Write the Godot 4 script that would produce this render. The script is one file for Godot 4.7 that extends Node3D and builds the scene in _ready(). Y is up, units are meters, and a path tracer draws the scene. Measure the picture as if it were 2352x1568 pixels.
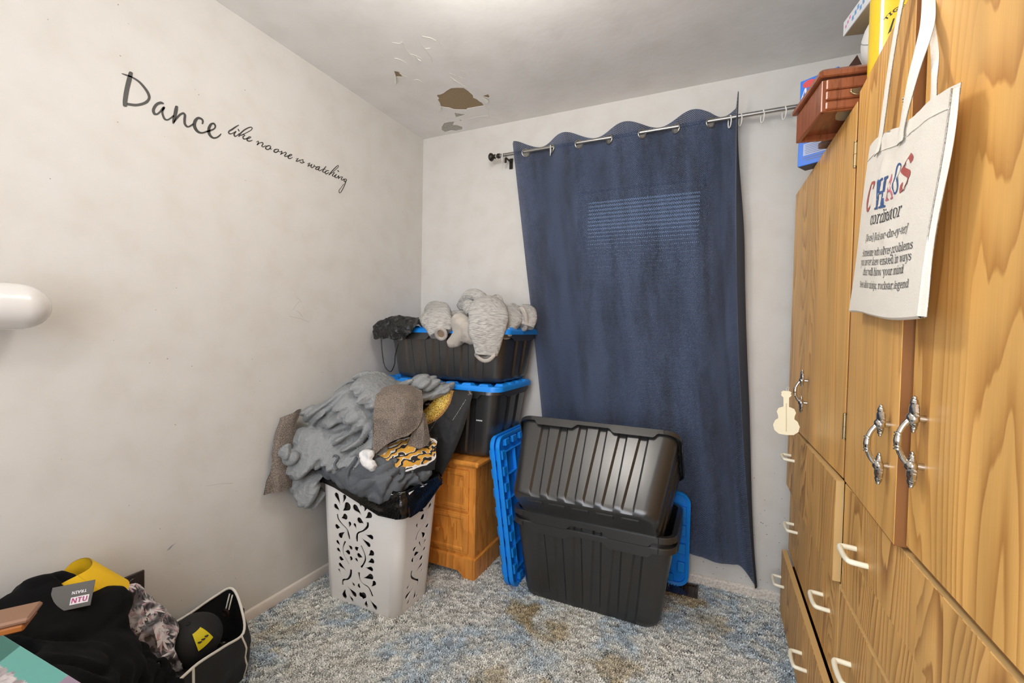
extends Node3D
# A small bedroom corner: off-white walls, peeling ceiling, blue carpet, storage totes, a piled-up hamper,
# a dark blue curtain in front of a window with blinds, and a built-in plywood closet along the right.
# Metres, y up. Left wall x = 0, back wall z = 0, floor y = 0, ceiling y = 2.44.

const CEILING := 2.44
var rng := RandomNumberGenerator.new()
var names := {}
var M := {}

func _ready():
	rng.seed = 7
	# camera
	var cam := Camera3D.new()
	cam.name = "camera"
	add_child(cam)
	cam.position = Vector3(1.7304, 1.2323, 2.3459)
	cam.rotation_order = EULER_ORDER_YXZ
	cam.rotation_degrees = Vector3(-1.464, 24.698, 1.152)
	cam.fov = 75.407
	cam.near = 0.02
	# sky and exposure
	var env := Environment.new()
	env.tonemap_mode = Environment.TONE_MAPPER_LINEAR
	env.tonemap_exposure = 1.0
	env.sdfgi_enabled = true
	env.ssao_enabled = true
	env.ssil_enabled = true
	env.background_mode = Environment.BG_SKY
	var sky := Sky.new()
	var skm := ProceduralSkyMaterial.new()
	skm.sky_top_color = Color(0.55, 0.70, 0.92)
	skm.sky_horizon_color = Color(0.86, 0.91, 0.97)
	skm.ground_horizon_color = Color(0.70, 0.72, 0.72)
	skm.ground_bottom_color = Color(0.45, 0.46, 0.44)
	skm.sun_angle_max = 0.0
	skm.energy_multiplier = 1.6
	sky.sky_material = skm
	env.sky = sky
	var we := WorldEnvironment.new()
	we.name = "environment"
	we.environment = env
	add_child(we)
	make_materials()
	unseen_ceiling_lamp(Vector3(1.12, CEILING, 1.30), 0.46)  # out of view above the frame, lights the ceiling, walls and tipped tote
	unseen_ceiling_lamp(Vector3(1.30, CEILING, 2.95), 0.4)  # added lamp behind the camera, fill that evens out the walls
	unseen_rear_window(Vector3(1.35, 1.35, 3.4), Vector2(1.5, 1.5), 3.3)
	build_room()
	build_window()
	build_curtain()
	build_closet()
	build_closet_top()
	build_tote_bag()
	build_nightstand_stack()
	build_black_totes()
	build_hamper()
	build_hamper_laundry()
	build_top_garments()
	build_wall_things()
	build_left_heap()
	build_carpet()

# ------------------------------------------------------------------ naming
func numbered(called: String) -> String:
	if not names.has(called):
		names[called] = 0
		return called
	names[called] += 1
	return "%s_%03d" % [called, names[called]]

func thing(called, label, category, at := Vector3.ZERO, group := "") -> Node3D:
	var o := Node3D.new()
	o.name = numbered(called)
	add_child(o)
	o.position = at
	o.set_meta("label", label)
	o.set_meta("category", category)
	if group != "":
		o.set_meta("group", group)
	return o

# meshes are written in world coordinates; offset() is where a parent's origin stands
func offset(n: Node) -> Vector3:
	var s := Vector3.ZERO
	while n != self and n != null:
		s += (n as Node3D).position
		n = n.get_parent()
	return s

func part(parent: Node, called: String, mesh: Mesh, m: Material, local := false) -> MeshInstance3D:
	var o := MeshInstance3D.new()
	o.name = called
	o.mesh = mesh
	o.material_override = m
	parent.add_child(o, true)
	if not local:
		o.position = -offset(parent)
	return o

func single(called, label, category, mesh, m, group := "") -> MeshInstance3D:
	var o := MeshInstance3D.new()
	o.name = numbered(called)
	o.mesh = mesh
	o.material_override = m
	add_child(o)
	o.set_meta("label", label)
	o.set_meta("category", category)
	if group != "":
		o.set_meta("group", group)
	return o

func structure(called, mesh, m, label, category) -> MeshInstance3D:
	var o := MeshInstance3D.new()
	o.name = called
	o.mesh = mesh
	o.material_override = m
	add_child(o)
	o.set_meta("kind", "structure")
	o.set_meta("label", label)
	o.set_meta("category", category)
	return o

# ------------------------------------------------------------------ mesh tools
class MB:
	var v := PackedVector3Array()
	var uv := PackedVector2Array()
	var col := PackedColorArray()
	var c := Color.WHITE
	func tri(a: Vector3, b: Vector3, d: Vector3, ua := Vector2.ZERO, ub := Vector2.ZERO, ud := Vector2.ZERO):
		v.append(a); v.append(b); v.append(d)
		uv.append(ua); uv.append(ub); uv.append(ud)
		col.append(c); col.append(c); col.append(c)
	func quad(a: Vector3, b: Vector3, d: Vector3, e: Vector3, ua := Vector2(0, 0), ub := Vector2(1, 0), ud := Vector2(1, 1), ue := Vector2(0, 1)):
		tri(a, b, d, ua, ub, ud)
		tri(a, d, e, ua, ud, ue)
	# closed rings of the same length joined into a skin
	func loft(rings: Array, cap0 := true, cap1 := true, closed := true):
		for k in rings.size() - 1:
			var r0: PackedVector3Array = rings[k]
			var r1: PackedVector3Array = rings[k + 1]
			var n := r0.size()
			for i in (n if closed else n - 1):
				var j := (i + 1) % n
				quad(r0[i], r0[j], r1[j], r1[i], Vector2(float(i) / n, k), Vector2(float(i + 1) / n, k), Vector2(float(i + 1) / n, k + 1), Vector2(float(i) / n, k + 1))
		if cap0:
			fan(rings[0], true)
		if cap1:
			fan(rings[rings.size() - 1], false)
	func fan(r: PackedVector3Array, flip: bool):
		var m := Vector3.ZERO
		for p in r:
			m += p
		m /= r.size()
		for i in r.size():
			var j := (i + 1) % r.size()
			if flip:
				tri(m, r[j], r[i])
			else:
				tri(m, r[i], r[j])
	# chamfered box, b turns it
	func box(at: Vector3, size: Vector3, bev := 0.002, b := Basis.IDENTITY, uvo := Vector2.ZERO):
		var h := size / 2
		bev = min(bev, min(h.x, min(h.y, h.z)) * 0.95)
		var f := func(x, y, z): return at + b * Vector3(x, y, z)
		var ax := [Vector3(1, 0, 0), Vector3(0, 1, 0), Vector3(0, 0, 1)]
		for k in 3:
			for s in [-1.0, 1.0]:
				var k1 := (k + 1) % 3
				var k2 := (k + 2) % 3
				var q := []
				var uq := []
				for e in [[-1, -1], [1, -1], [1, 1], [-1, 1]]:
					var p := Vector3.ZERO
					p[k] = s * h[k]
					p[k1] = e[0] * (h[k1] - bev)
					p[k2] = e[1] * (h[k2] - bev)
					q.append(at + b * p)
					if k == 0:
						uq.append(uvo + Vector2(p.z, -p.y))
					elif k == 2:
						uq.append(uvo + Vector2(p.x, -p.y))
					else:
						uq.append(uvo + Vector2(p.z * 0.3, p.x))
				if s < 0:
					quad(q[0], q[1], q[2], q[3], uq[0], uq[1], uq[2], uq[3])
				else:
					quad(q[3], q[2], q[1], q[0], uq[3], uq[2], uq[1], uq[0])
		if bev <= 0.0:
			return
		for k in 3:                       # edges along axis k
			var k1 := (k + 1) % 3
			var k2 := (k + 2) % 3
			for s1 in [-1.0, 1.0]:
				for s2 in [-1.0, 1.0]:
					var q := []
					for e in [[0, -1], [0, 1], [1, 1], [1, -1]]:
						var p := Vector3.ZERO
						p[k] = e[1] * (h[k] - bev)
						if e[0] == 0:
							p[k1] = s1 * h[k1]
							p[k2] = s2 * (h[k2] - bev)
						else:
							p[k1] = s1 * (h[k1] - bev)
							p[k2] = s2 * h[k2]
						q.append(p)
					var w: Array = []
					var uw: Array = []
					for p in q:
						w.append(at + b * p)
						uw.append(uvo + Vector2(p.z + p.x, -p.y))
					if s1 * s2 > 0:
						quad(w[0], w[1], w[2], w[3], uw[0], uw[1], uw[2], uw[3])
					else:
						quad(w[3], w[2], w[1], w[0], uw[3], uw[2], uw[1], uw[0])
		for sx in [-1.0, 1.0]:
			for sy in [-1.0, 1.0]:
				for sz in [-1.0, 1.0]:
					var p0: Vector3 = at + b * Vector3(sx * h.x, sy * (h.y - bev), sz * (h.z - bev))
					var p1: Vector3 = at + b * Vector3(sx * (h.x - bev), sy * h.y, sz * (h.z - bev))
					var p2: Vector3 = at + b * Vector3(sx * (h.x - bev), sy * (h.y - bev), sz * h.z)
					var u0 := uvo + Vector2(sz * h.z, -sy * h.y)
					if sx * sy * sz > 0:
						tri(p0, p2, p1, u0, u0, u0)
					else:
						tri(p0, p1, p2, u0, u0, u0)
	# turned profile: (radius, height) along basis y
	func lathe(at: Vector3, prof: Array, seg := 20, b := Basis.IDENTITY):
		var rings := []
		for q in prof:
			var r := PackedVector3Array()
			for i in seg:
				var a := TAU * i / seg
				r.append(at + b * Vector3(cos(a) * q[0], q[1], sin(a) * q[0]))
			rings.append(r)
		loft(rings, prof[0][0] > 0.0001, prof[prof.size() - 1][0] > 0.0001)
	func ball(at: Vector3, rad: Vector3, seg := 12, b := Basis.IDENTITY):
		var rings := []
		var n: int = max(4, seg / 2)
		for k in n + 1:
			var t := PI * k / n
			var r := PackedVector3Array()
			for i in seg:
				var a := TAU * i / seg
				r.append(at + b * Vector3(cos(a) * sin(t) * rad.x, -cos(t) * rad.y, sin(a) * sin(t) * rad.z))
			rings.append(r)
		loft(rings, false, false)
	# tube along points; r a number or an array
	func tube(pts: Array, r, seg := 8, caps := true, closed := false):
		var n := pts.size()
		var rings := []
		var up := Vector3.UP
		var last := Vector3.ZERO
		for i in n:
			var t: Vector3
			if closed:
				t = pts[(i + 1) % n] - pts[(i - 1 + n) % n]
			else:
				t = pts[min(i + 1, n - 1)] - pts[max(i - 1, 0)]
			t = t.normalized()
			var s: Vector3
			if last == Vector3.ZERO:
				s = t.cross(Vector3.UP if abs(t.y) < 0.9 else Vector3.RIGHT).normalized()
			else:
				s = (last - t * last.dot(t)).normalized()
			last = s
			var w := t.cross(s)
			var rr: float = r[i] if r is Array else r
			var ring := PackedVector3Array()
			for k in seg:
				var a := TAU * k / seg
				ring.append(pts[i] + (s * cos(a) + w * sin(a)) * rr)
			rings.append(ring)
		if closed:
			rings.append(rings[0])
			loft(rings, false, false)
		else:
			loft(rings, caps, caps)
	# flat polygon (x, y) pushed along z, placed by basis
	func prism(poly: PackedVector2Array, at: Vector3, b: Basis, depth: float):
		var idx := Geometry2D.triangulate_polygon(poly)
		var p := func(q: Vector2, d: float): return at + b * Vector3(q.x, q.y, d)
		for i in range(0, idx.size(), 3):
			tri(p.call(poly[idx[i]], 0.0), p.call(poly[idx[i + 1]], 0.0), p.call(poly[idx[i + 2]], 0.0), poly[idx[i]], poly[idx[i + 1]], poly[idx[i + 2]])
			tri(p.call(poly[idx[i + 2]], depth), p.call(poly[idx[i + 1]], depth), p.call(poly[idx[i]], depth), poly[idx[i + 2]], poly[idx[i + 1]], poly[idx[i]])
		for i in poly.size():
			var j := (i + 1) % poly.size()
			quad(p.call(poly[i], 0.0), p.call(poly[i], depth), p.call(poly[j], depth), p.call(poly[j], 0.0))
	func add(o: MB):
		v.append_array(o.v)
		uv.append_array(o.uv)
		col.append_array(o.col)
	# normals smoothed across edges flatter than the crease angle
	func mesh(crease := 40.0) -> ArrayMesh:
		var n := v.size() / 3
		var fnrm := PackedVector3Array()
		fnrm.resize(n)
		var near := {}
		var lim := cos(deg_to_rad(crease))
		for i in n:
			var g := (v[i * 3 + 2] - v[i * 3]).cross(v[i * 3 + 1] - v[i * 3])
			fnrm[i] = g
			if crease > 0.0:
				for k in 3:
					var key := Vector3i((v[i * 3 + k] * 20000.0).round())
					if near.has(key):
						near[key].append(i)
					else:
						near[key] = [i]
		var nr := PackedVector3Array()
		nr.resize(v.size())
		for i in n:
			var f := fnrm[i].normalized()
			for k in 3:
				if crease <= 0.0:
					nr[i * 3 + k] = f
					continue
				var s := Vector3.ZERO
				for t in near[Vector3i((v[i * 3 + k] * 20000.0).round())]:
					if fnrm[t].normalized().dot(f) > lim:
						s += fnrm[t]
				nr[i * 3 + k] = s.normalized() if s.length_squared() > 1e-24 else f
		var a := []
		a.resize(Mesh.ARRAY_MAX)
		a[Mesh.ARRAY_VERTEX] = v
		a[Mesh.ARRAY_NORMAL] = nr
		a[Mesh.ARRAY_TEX_UV] = uv
		a[Mesh.ARRAY_COLOR] = col
		var am := ArrayMesh.new()
		am.add_surface_from_arrays(Mesh.PRIMITIVE_TRIANGLES, a)
		return am

# surface from a rectangular net of points, smooth; skip(i, j) leaves a cell out
func net(p: Array, uvs = null, cols = null, skip = null, thick := 0.0) -> ArrayMesh:
	var nv := p.size()
	var nu: int = p[0].size()
	var vv := PackedVector3Array()
	var nn := PackedVector3Array()
	var tt := PackedVector2Array()
	var cc := PackedColorArray()
	for j in nv:
		for i in nu:
			vv.append(p[j][i])
			var du: Vector3 = p[j][min(i + 1, nu - 1)] - p[j][max(i - 1, 0)]
			var dv: Vector3 = p[min(j + 1, nv - 1)][i] - p[max(j - 1, 0)][i]
			nn.append(dv.cross(du).normalized())
			tt.append(uvs[j][i] if uvs != null else Vector2(float(i) / (nu - 1), float(j) / (nv - 1)))
			cc.append(cols[j][i] if cols != null else Color.WHITE)
	var idx := PackedInt32Array()
	for j in nv - 1:
		for i in nu - 1:
			if skip != null and skip.call(i, j):
				continue
			var a := j * nu + i
			for k in [a, a + 1, a + nu + 1, a, a + nu + 1, a + nu]:
				idx.append(k)
	if thick > 0.0:
		var n0 := vv.size()
		for i in n0:
			vv.append(vv[i] - nn[i] * thick)
			nn.append(-nn[i])
			tt.append(tt[i])
			cc.append(cc[i])
		var m0 := idx.size()
		for t in range(0, m0, 3):
			idx.append(idx[t] + n0)
			idx.append(idx[t + 2] + n0)
			idx.append(idx[t + 1] + n0)
		for i in nu - 1:
			for k in [i, i + n0, i + 1, i + 1, i + n0, i + 1 + n0]:
				idx.append(k)
			var b := (nv - 1) * nu + i
			for k in [b, b + 1, b + n0, b + 1, b + 1 + n0, b + n0]:
				idx.append(k)
		for j in nv - 1:
			var a := j * nu
			var b2 := a + nu
			for k in [a, b2, a + n0, b2, b2 + n0, a + n0]:
				idx.append(k)
			a = j * nu + nu - 1
			b2 = a + nu
			for k in [a, a + n0, b2, b2, a + n0, b2 + n0]:
				idx.append(k)
	return indexed(vv, nn, tt, cc, idx)

func indexed(vv, nn, tt, cc, idx) -> ArrayMesh:
	var a := []
	a.resize(Mesh.ARRAY_MAX)
	a[Mesh.ARRAY_VERTEX] = vv
	a[Mesh.ARRAY_NORMAL] = nn
	a[Mesh.ARRAY_TEX_UV] = tt
	a[Mesh.ARRAY_COLOR] = cc
	a[Mesh.ARRAY_INDEX] = idx
	var am := ArrayMesh.new()
	am.add_surface_from_arrays(Mesh.PRIMITIVE_TRIANGLES, a)
	return am

func spline(pts: Array, steps: int, closed := false) -> Array:
	var out := []
	var n := pts.size()
	for i in (n if closed else n - 1):
		for s in steps:
			var t := float(s) / steps
			var a = pts[(i - 1 + n) % n] if closed else pts[max(i - 1, 0)]
			var b = pts[i]
			var c = pts[(i + 1) % n]
			var d = pts[(i + 2) % n] if closed else pts[min(i + 2, n - 1)]
			out.append(0.5 * ((2.0 * b) + (c - a) * t + (2.0 * a - 5.0 * b + 4.0 * c - d) * t * t + (3.0 * b - a - 3.0 * c + d) * t * t * t))
	if not closed:
		out.append(pts[n - 1])
	return out

# cloth patch: rows of control points, splined both ways, then folded by a callable(point, u, v) -> Vector3
func patch(ctrl: Array, su: int, sv: int, bend = null, thick := 0.004, tint = null) -> ArrayMesh:
	var rows := []
	for r in ctrl:
		rows.append(spline(r, su))
	var nu: int = rows[0].size()
	var cols := []
	for i in nu:
		var c := []
		for r in rows:
			c.append(r[i])
		cols.append(spline(c, sv))
	var nv: int = cols[0].size()
	var p := []
	var cc := []
	for j in nv:
		var line := []
		var cl := []
		for i in nu:
			var q: Vector3 = cols[i][j]
			if bend != null:
				q = bend.call(q, float(i) / (nu - 1), float(j) / (nv - 1))
			line.append(q)
			cl.append(tint.call(q, float(i) / (nu - 1), float(j) / (nv - 1)) if tint != null else Color.WHITE)
		p.append(line)
		cc.append(cl)
	return net(p, null, cc, null, thick)

func noise(seed_: int, freq: float, oct := 3, ridged := false, warp := 0.0) -> FastNoiseLite:
	var n := FastNoiseLite.new()
	n.seed = seed_
	n.noise_type = FastNoiseLite.TYPE_SIMPLEX
	n.frequency = freq
	n.fractal_octaves = oct
	n.fractal_type = FastNoiseLite.FRACTAL_RIDGED if ridged else FastNoiseLite.FRACTAL_FBM
	if warp > 0.0:
		n.domain_warp_enabled = true
		n.domain_warp_amplitude = warp
		n.domain_warp_frequency = freq * 0.8
		n.domain_warp_fractal_type = FastNoiseLite.DOMAIN_WARP_FRACTAL_NONE
	return n

# crumpled cloth: tapered capsules joined smoothly, folded by noise, meshed as surface nets
# prims: [a, b, ra, rb] or [a, b, ra, rb, squash]; folds: [[noise, amplitude, basis], ...]
func cloth(prims: Array, cell: float, blend: float, folds: Array, floor_y := -9.0, floor_x := -9.0) -> ArrayMesh:
	var lo := Vector3(1e9, 1e9, 1e9)
	var hi := -lo
	var amp := 0.0
	for f in folds:
		amp += f[1]
	for q in prims:
		var m: float = max(q[2], q[3]) + amp + cell * 2
		for e in [q[0], q[1]]:
			lo = lo.min(e - Vector3(m, m, m))
			hi = hi.max(e + Vector3(m, m, m))
	lo.y = max(lo.y, floor_y - cell * 1.5)
	lo.x = max(lo.x, floor_x - cell * 1.5)
	var n := Vector3i(((hi - lo) / cell).ceil()) + Vector3i.ONE
	var nx := n.x
	var ny := n.y
	var nz := n.z
	var nxy := nx * ny
	var g := PackedFloat32Array()
	g.resize(nxy * nz)
	g.fill(1e9)
	var field := func(p: Vector3) -> float:
		var d := 1e9
		for q in prims:
			var a: Vector3 = q[0]
			var pa := p - a
			var ba: Vector3 = q[1] - a
			var dd: float
			var h := 0.0
			if q.size() > 4:
				var sq: Vector3 = q[4]
				pa /= sq
				ba /= sq
				var l2 := ba.length_squared()
				h = clampf(pa.dot(ba) / l2, 0.0, 1.0) if l2 > 0 else 0.0
				dd = ((pa - ba * h).length() - lerpf(q[2], q[3], h)) * min(sq.x, min(sq.y, sq.z))
			else:
				var l2 := ba.length_squared()
				h = clampf(pa.dot(ba) / l2, 0.0, 1.0) if l2 > 0 else 0.0
				dd = (pa - ba * h).length() - lerpf(q[2], q[3], h)
			if d > 1e8:
				d = dd
			else:
				var t := maxf(blend - absf(d - dd), 0.0) / blend
				d = minf(d, dd) - t * t * blend * 0.25
		return d
	var folded := func(p: Vector3) -> float:
		var d: float = field.call(p)
		for f in folds:
			if f.size() > 3:        # pleats: rounded crests, sharp valleys, along a wandering direction
				var wv: float = f[0].get_noise_3dv(p)
				var s: float = p.dot(f[2]) + wv * f[3]
				var mk: float = f[0].get_noise_3dv(p * 0.7 + Vector3(7, 3, 5))
				var wave := absf(sin(PI * s)) - 0.6
				if f.size() > 4:    # lapped folds: a slow rise, then a ledge
					var tt := s - floorf(s)
					wave = (sin(tt / 0.82 * PI / 2) if tt < 0.82 else cos((tt - 0.82) / 0.18 * PI / 2)) - 0.6
				d -= f[1] * wave * clampf(0.8 + 1.2 * mk, 0.2, 1.0)
				continue
			var q: Vector3 = f[2] * p
			d -= f[1] * f[0].get_noise_3dv(q)
		if floor_y > -8.0:
			d = maxf(d, floor_y - p.y)
		if floor_x > -8.0:
			d = maxf(d, floor_x - p.x)
		return d
	var B := 5
	var vid := PackedInt32Array()
	vid.resize(nxy * nz)
	vid.fill(-1)
	var vv := PackedVector3Array()
	var cells := []
	var reach := cell * B * 0.9 + amp + cell
	for bz in range(0, nz - 1, B):
		for by in range(0, ny - 1, B):
			for bx in range(0, nx - 1, B):
				var mid := lo + Vector3(bx + B * 0.5, by + B * 0.5, bz + B * 0.5) * cell
				var dm: float = field.call(mid)
				if absf(dm) > reach and not (floor_y > -8.0 and dm < 0 and absf(mid.y - floor_y) < reach) and not (floor_x > -8.0 and dm < 0 and absf(mid.x - floor_x) < reach):
					continue
				var ex: int = min(bx + B, nx - 1)
				var ey: int = min(by + B, ny - 1)
				var ez: int = min(bz + B, nz - 1)
				for z in range(bz, ez + 1):
					for y in range(by, ey + 1):
						for x in range(bx, ex + 1):
							var id := z * nxy + y * nx + x
							if g[id] > 1e8:
								g[id] = folded.call(lo + Vector3(x, y, z) * cell)
				for z in range(bz, ez):
					for y in range(by, ey):
						for x in range(bx, ex):
							var id := z * nxy + y * nx + x
							var s := 0
							if g[id] < 0: s += 1
							if g[id + 1] < 0: s += 1
							if g[id + nx] < 0: s += 1
							if g[id + nx + 1] < 0: s += 1
							if g[id + nxy] < 0: s += 1
							if g[id + nxy + 1] < 0: s += 1
							if g[id + nxy + nx] < 0: s += 1
							if g[id + nxy + nx + 1] < 0: s += 1
							if s == 0 or s == 8:
								continue
							var acc := Vector3.ZERO
							var cnt := 0
							for e in EDGES:
								var i0: int = id + e[0].x + e[0].y * nx + e[0].z * nxy
								var i1: int = id + e[1].x + e[1].y * nx + e[1].z * nxy
								var d0 := g[i0]
								var d1 := g[i1]
								if (d0 < 0) != (d1 < 0):
									acc += Vector3(e[0]).lerp(Vector3(e[1]), d0 / (d0 - d1))
									cnt += 1
							vid[id] = vv.size()
							vv.append(lo + (Vector3(x, y, z) + acc / cnt) * cell)
							cells.append(id)
	var idx := PackedInt32Array()
	for id in cells:
		var d0 := g[id] < 0
		# edge along x needs cells at y-1, z-1; along y: x-1, z-1; along z: x-1, y-1
		for k in 3:
			var st: int = [1, nx, nxy][k]
			var s1: int = [nx, nxy, 1][k]
			var s2: int = [nxy, 1, nx][k]
			if id - s1 - s2 < 0 or g[id + st] > 1e8 or (g[id + st] < 0) == d0:
				continue
			var a := vid[id]
			var b := vid[id - s1]
			var c := vid[id - s1 - s2]
			var e := vid[id - s2]
			if b < 0 or c < 0 or e < 0:
				continue
			if d0:
				for q in [a, c, b, a, e, c]:
					idx.append(q)
			else:
				for q in [a, b, c, a, c, e]:
					idx.append(q)
	var nn := PackedVector3Array()
	nn.resize(vv.size())
	for t in range(0, idx.size(), 3):
		var a := vv[idx[t]]
		var m := (vv[idx[t + 2]] - a).cross(vv[idx[t + 1]] - a)
		nn[idx[t]] += m
		nn[idx[t + 1]] += m
		nn[idx[t + 2]] += m
	var tt := PackedVector2Array()
	var cc := PackedColorArray()
	for i in vv.size():
		nn[i] = nn[i].normalized()
		tt.append(Vector2(vv[i].x, vv[i].y))
		cc.append(Color.WHITE)
	return indexed(vv, nn, tt, cc, idx)

const EDGES = [
	[Vector3i(0, 0, 0), Vector3i(1, 0, 0)], [Vector3i(0, 1, 0), Vector3i(1, 1, 0)], [Vector3i(0, 0, 1), Vector3i(1, 0, 1)], [Vector3i(0, 1, 1), Vector3i(1, 1, 1)],
	[Vector3i(0, 0, 0), Vector3i(0, 1, 0)], [Vector3i(1, 0, 0), Vector3i(1, 1, 0)], [Vector3i(0, 0, 1), Vector3i(0, 1, 1)], [Vector3i(1, 0, 1), Vector3i(1, 1, 1)],
	[Vector3i(0, 0, 0), Vector3i(0, 0, 1)], [Vector3i(1, 0, 0), Vector3i(1, 0, 1)], [Vector3i(0, 1, 0), Vector3i(0, 1, 1)], [Vector3i(1, 1, 0), Vector3i(1, 1, 1)]]

# rounded rectangle in the xz plane
func rrect(cx: float, y: float, cz: float, w: float, d: float, r: float, seg := 5) -> PackedVector3Array:
	var out := PackedVector3Array()
	for k in 4:
		var sx: float = [1, -1, -1, 1][k]
		var sz: float = [1, 1, -1, -1][k]
		for i in seg + 1:
			var a := PI / 2 * (k + float(i) / seg)
			out.append(Vector3(cx + sx * (w / 2 - r) + cos(a) * r, y, cz + sz * (d / 2 - r) + sin(a) * r))
	return out

# lettering: the triangles of a line of text, letter height about 1, centred
func letters(text: String, serif: bool, bold: bool, slant := 0.0) -> Array:
	var f := SystemFont.new()
	f.font_names = PackedStringArray(["Droid Serif" if serif else "Droid Sans"])
	f.font_weight = 700 if bold else 400
	var tm := TextMesh.new()
	tm.font = f
	tm.text = text
	tm.font_size = 64
	tm.pixel_size = 1.0 / 64.0
	tm.depth = 0.0
	tm.curve_step = 2.0
	var a := tm.get_mesh_arrays()
	var out := []
	var vv: PackedVector3Array = a[Mesh.ARRAY_VERTEX]
	var ii = a[Mesh.ARRAY_INDEX]
	if ii == null or ii.size() == 0:
		for q in vv:
			out.append(Vector2(q.x + q.y * slant, q.y))
	else:
		for k in ii:
			out.append(Vector2(vv[k].x + vv[k].y * slant, vv[k].y))
	return out

# puts lettering onto a surface: place(Vector2) -> Vector3
func print_text(mb: MB, tris: Array, place: Callable):
	for i in range(0, tris.size(), 3):
		mb.tri(place.call(tris[i]), place.call(tris[i + 1]), place.call(tris[i + 2]))

# ------------------------------------------------------------------ materials
func mat(c: Color, rough := 0.8, opt := {}) -> StandardMaterial3D:
	var m := StandardMaterial3D.new()
	m.albedo_color = c
	m.roughness = rough
	for k in opt:
		m.set(k, opt[k])
	return m

func rgb(r, g, b) -> Color:
	return Color(r / 255.0, g / 255.0, b / 255.0)

func tri_uv(m: StandardMaterial3D, tex: Texture2D, per_metre: float) -> StandardMaterial3D:
	m.albedo_texture = tex
	m.uv1_triplanar = true
	m.uv1_triplanar_sharpness = 4.0
	m.uv1_scale = Vector3.ONE * per_metre
	return m

# seamless picture from noise, through a ramp of colours
func noise_tex(nz: FastNoiseLite, size: int, ramp: Array, contrast := 1.0) -> ImageTexture:
	var src := nz.get_seamless_image(size, size)
	src.convert(Image.FORMAT_L8)
	var d := src.get_data()
	var out := PackedByteArray()
	out.resize(size * size * 3)
	var lut := PackedByteArray()
	for i in 256:
		var t := clampf((i / 255.0 - 0.5) * contrast + 0.5, 0.0, 1.0) * (ramp.size() - 1)
		var k: int = min(int(t), ramp.size() - 2)
		var c: Color = ramp[k].lerp(ramp[k + 1], t - k)
		lut.append(int(c.r * 255)); lut.append(int(c.g * 255)); lut.append(int(c.b * 255))
	for i in size * size:
		var q := d[i] * 3
		out[i * 3] = lut[q]
		out[i * 3 + 1] = lut[q + 1]
		out[i * 3 + 2] = lut[q + 2]
	return ImageTexture.create_from_image(Image.create_from_data(size, size, false, Image.FORMAT_RGB8, out))

func bump_tex(nz: FastNoiseLite, size: int, strength: float) -> ImageTexture:
	var src := nz.get_seamless_image(size, size)
	src.convert(Image.FORMAT_RGBA8)
	src.bump_map_to_normal_map(strength)
	return ImageTexture.create_from_image(src)

# sawn softwood: growth rings cut along the trunk (u across the grain, v along it)
func wood_tex(w: int, h: int, seed_: int, light: Color, dark: Color, rings: float, wander: float, sharp: float) -> ImageTexture:
	var n1 := noise(seed_, 1.0, 2)
	var n2 := noise(seed_ + 1, 1.0, 2)
	var out := PackedByteArray()
	out.resize(w * h * 3)
	for y in h:
		var fy := float(y) / h
		for x in w:
			var fx := float(x) / w
			var q := fx * rings + n1.get_noise_2d(fx * 2.6, fy * 0.55) * wander + n2.get_noise_2d(fx * 24.0, fy * 2.2) * 0.22
			var t: float = q - floor(q)
			var s: float = pow(t, sharp) * (1.0 if t < 0.93 else (1.0 - t) / 0.07)
			s = s * (0.55 + 0.45 * n2.get_noise_2d(fx * 5.0 + 9.0, fy * 0.8)) + 0.07 * n2.get_noise_2d(fx * 260.0, fy * 7.0)
			s = clampf(s, 0.0, 1.0)
			var v := 1.0 + 0.07 * n1.get_noise_2d(fx * 7.0 + 3.0, fy * 1.1)
			var i := (y * w + x) * 3
			out[i] = int(clampf(lerpf(light.r, dark.r, s) * v, 0, 1) * 255)
			out[i + 1] = int(clampf(lerpf(light.g, dark.g, s) * v, 0, 1) * 255)
			out[i + 2] = int(clampf(lerpf(light.b, dark.b, s) * v, 0, 1) * 255)
	var im := Image.create_from_data(w, h, false, Image.FORMAT_RGB8, out)
	im.generate_mipmaps()
	return ImageTexture.create_from_image(im)

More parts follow.
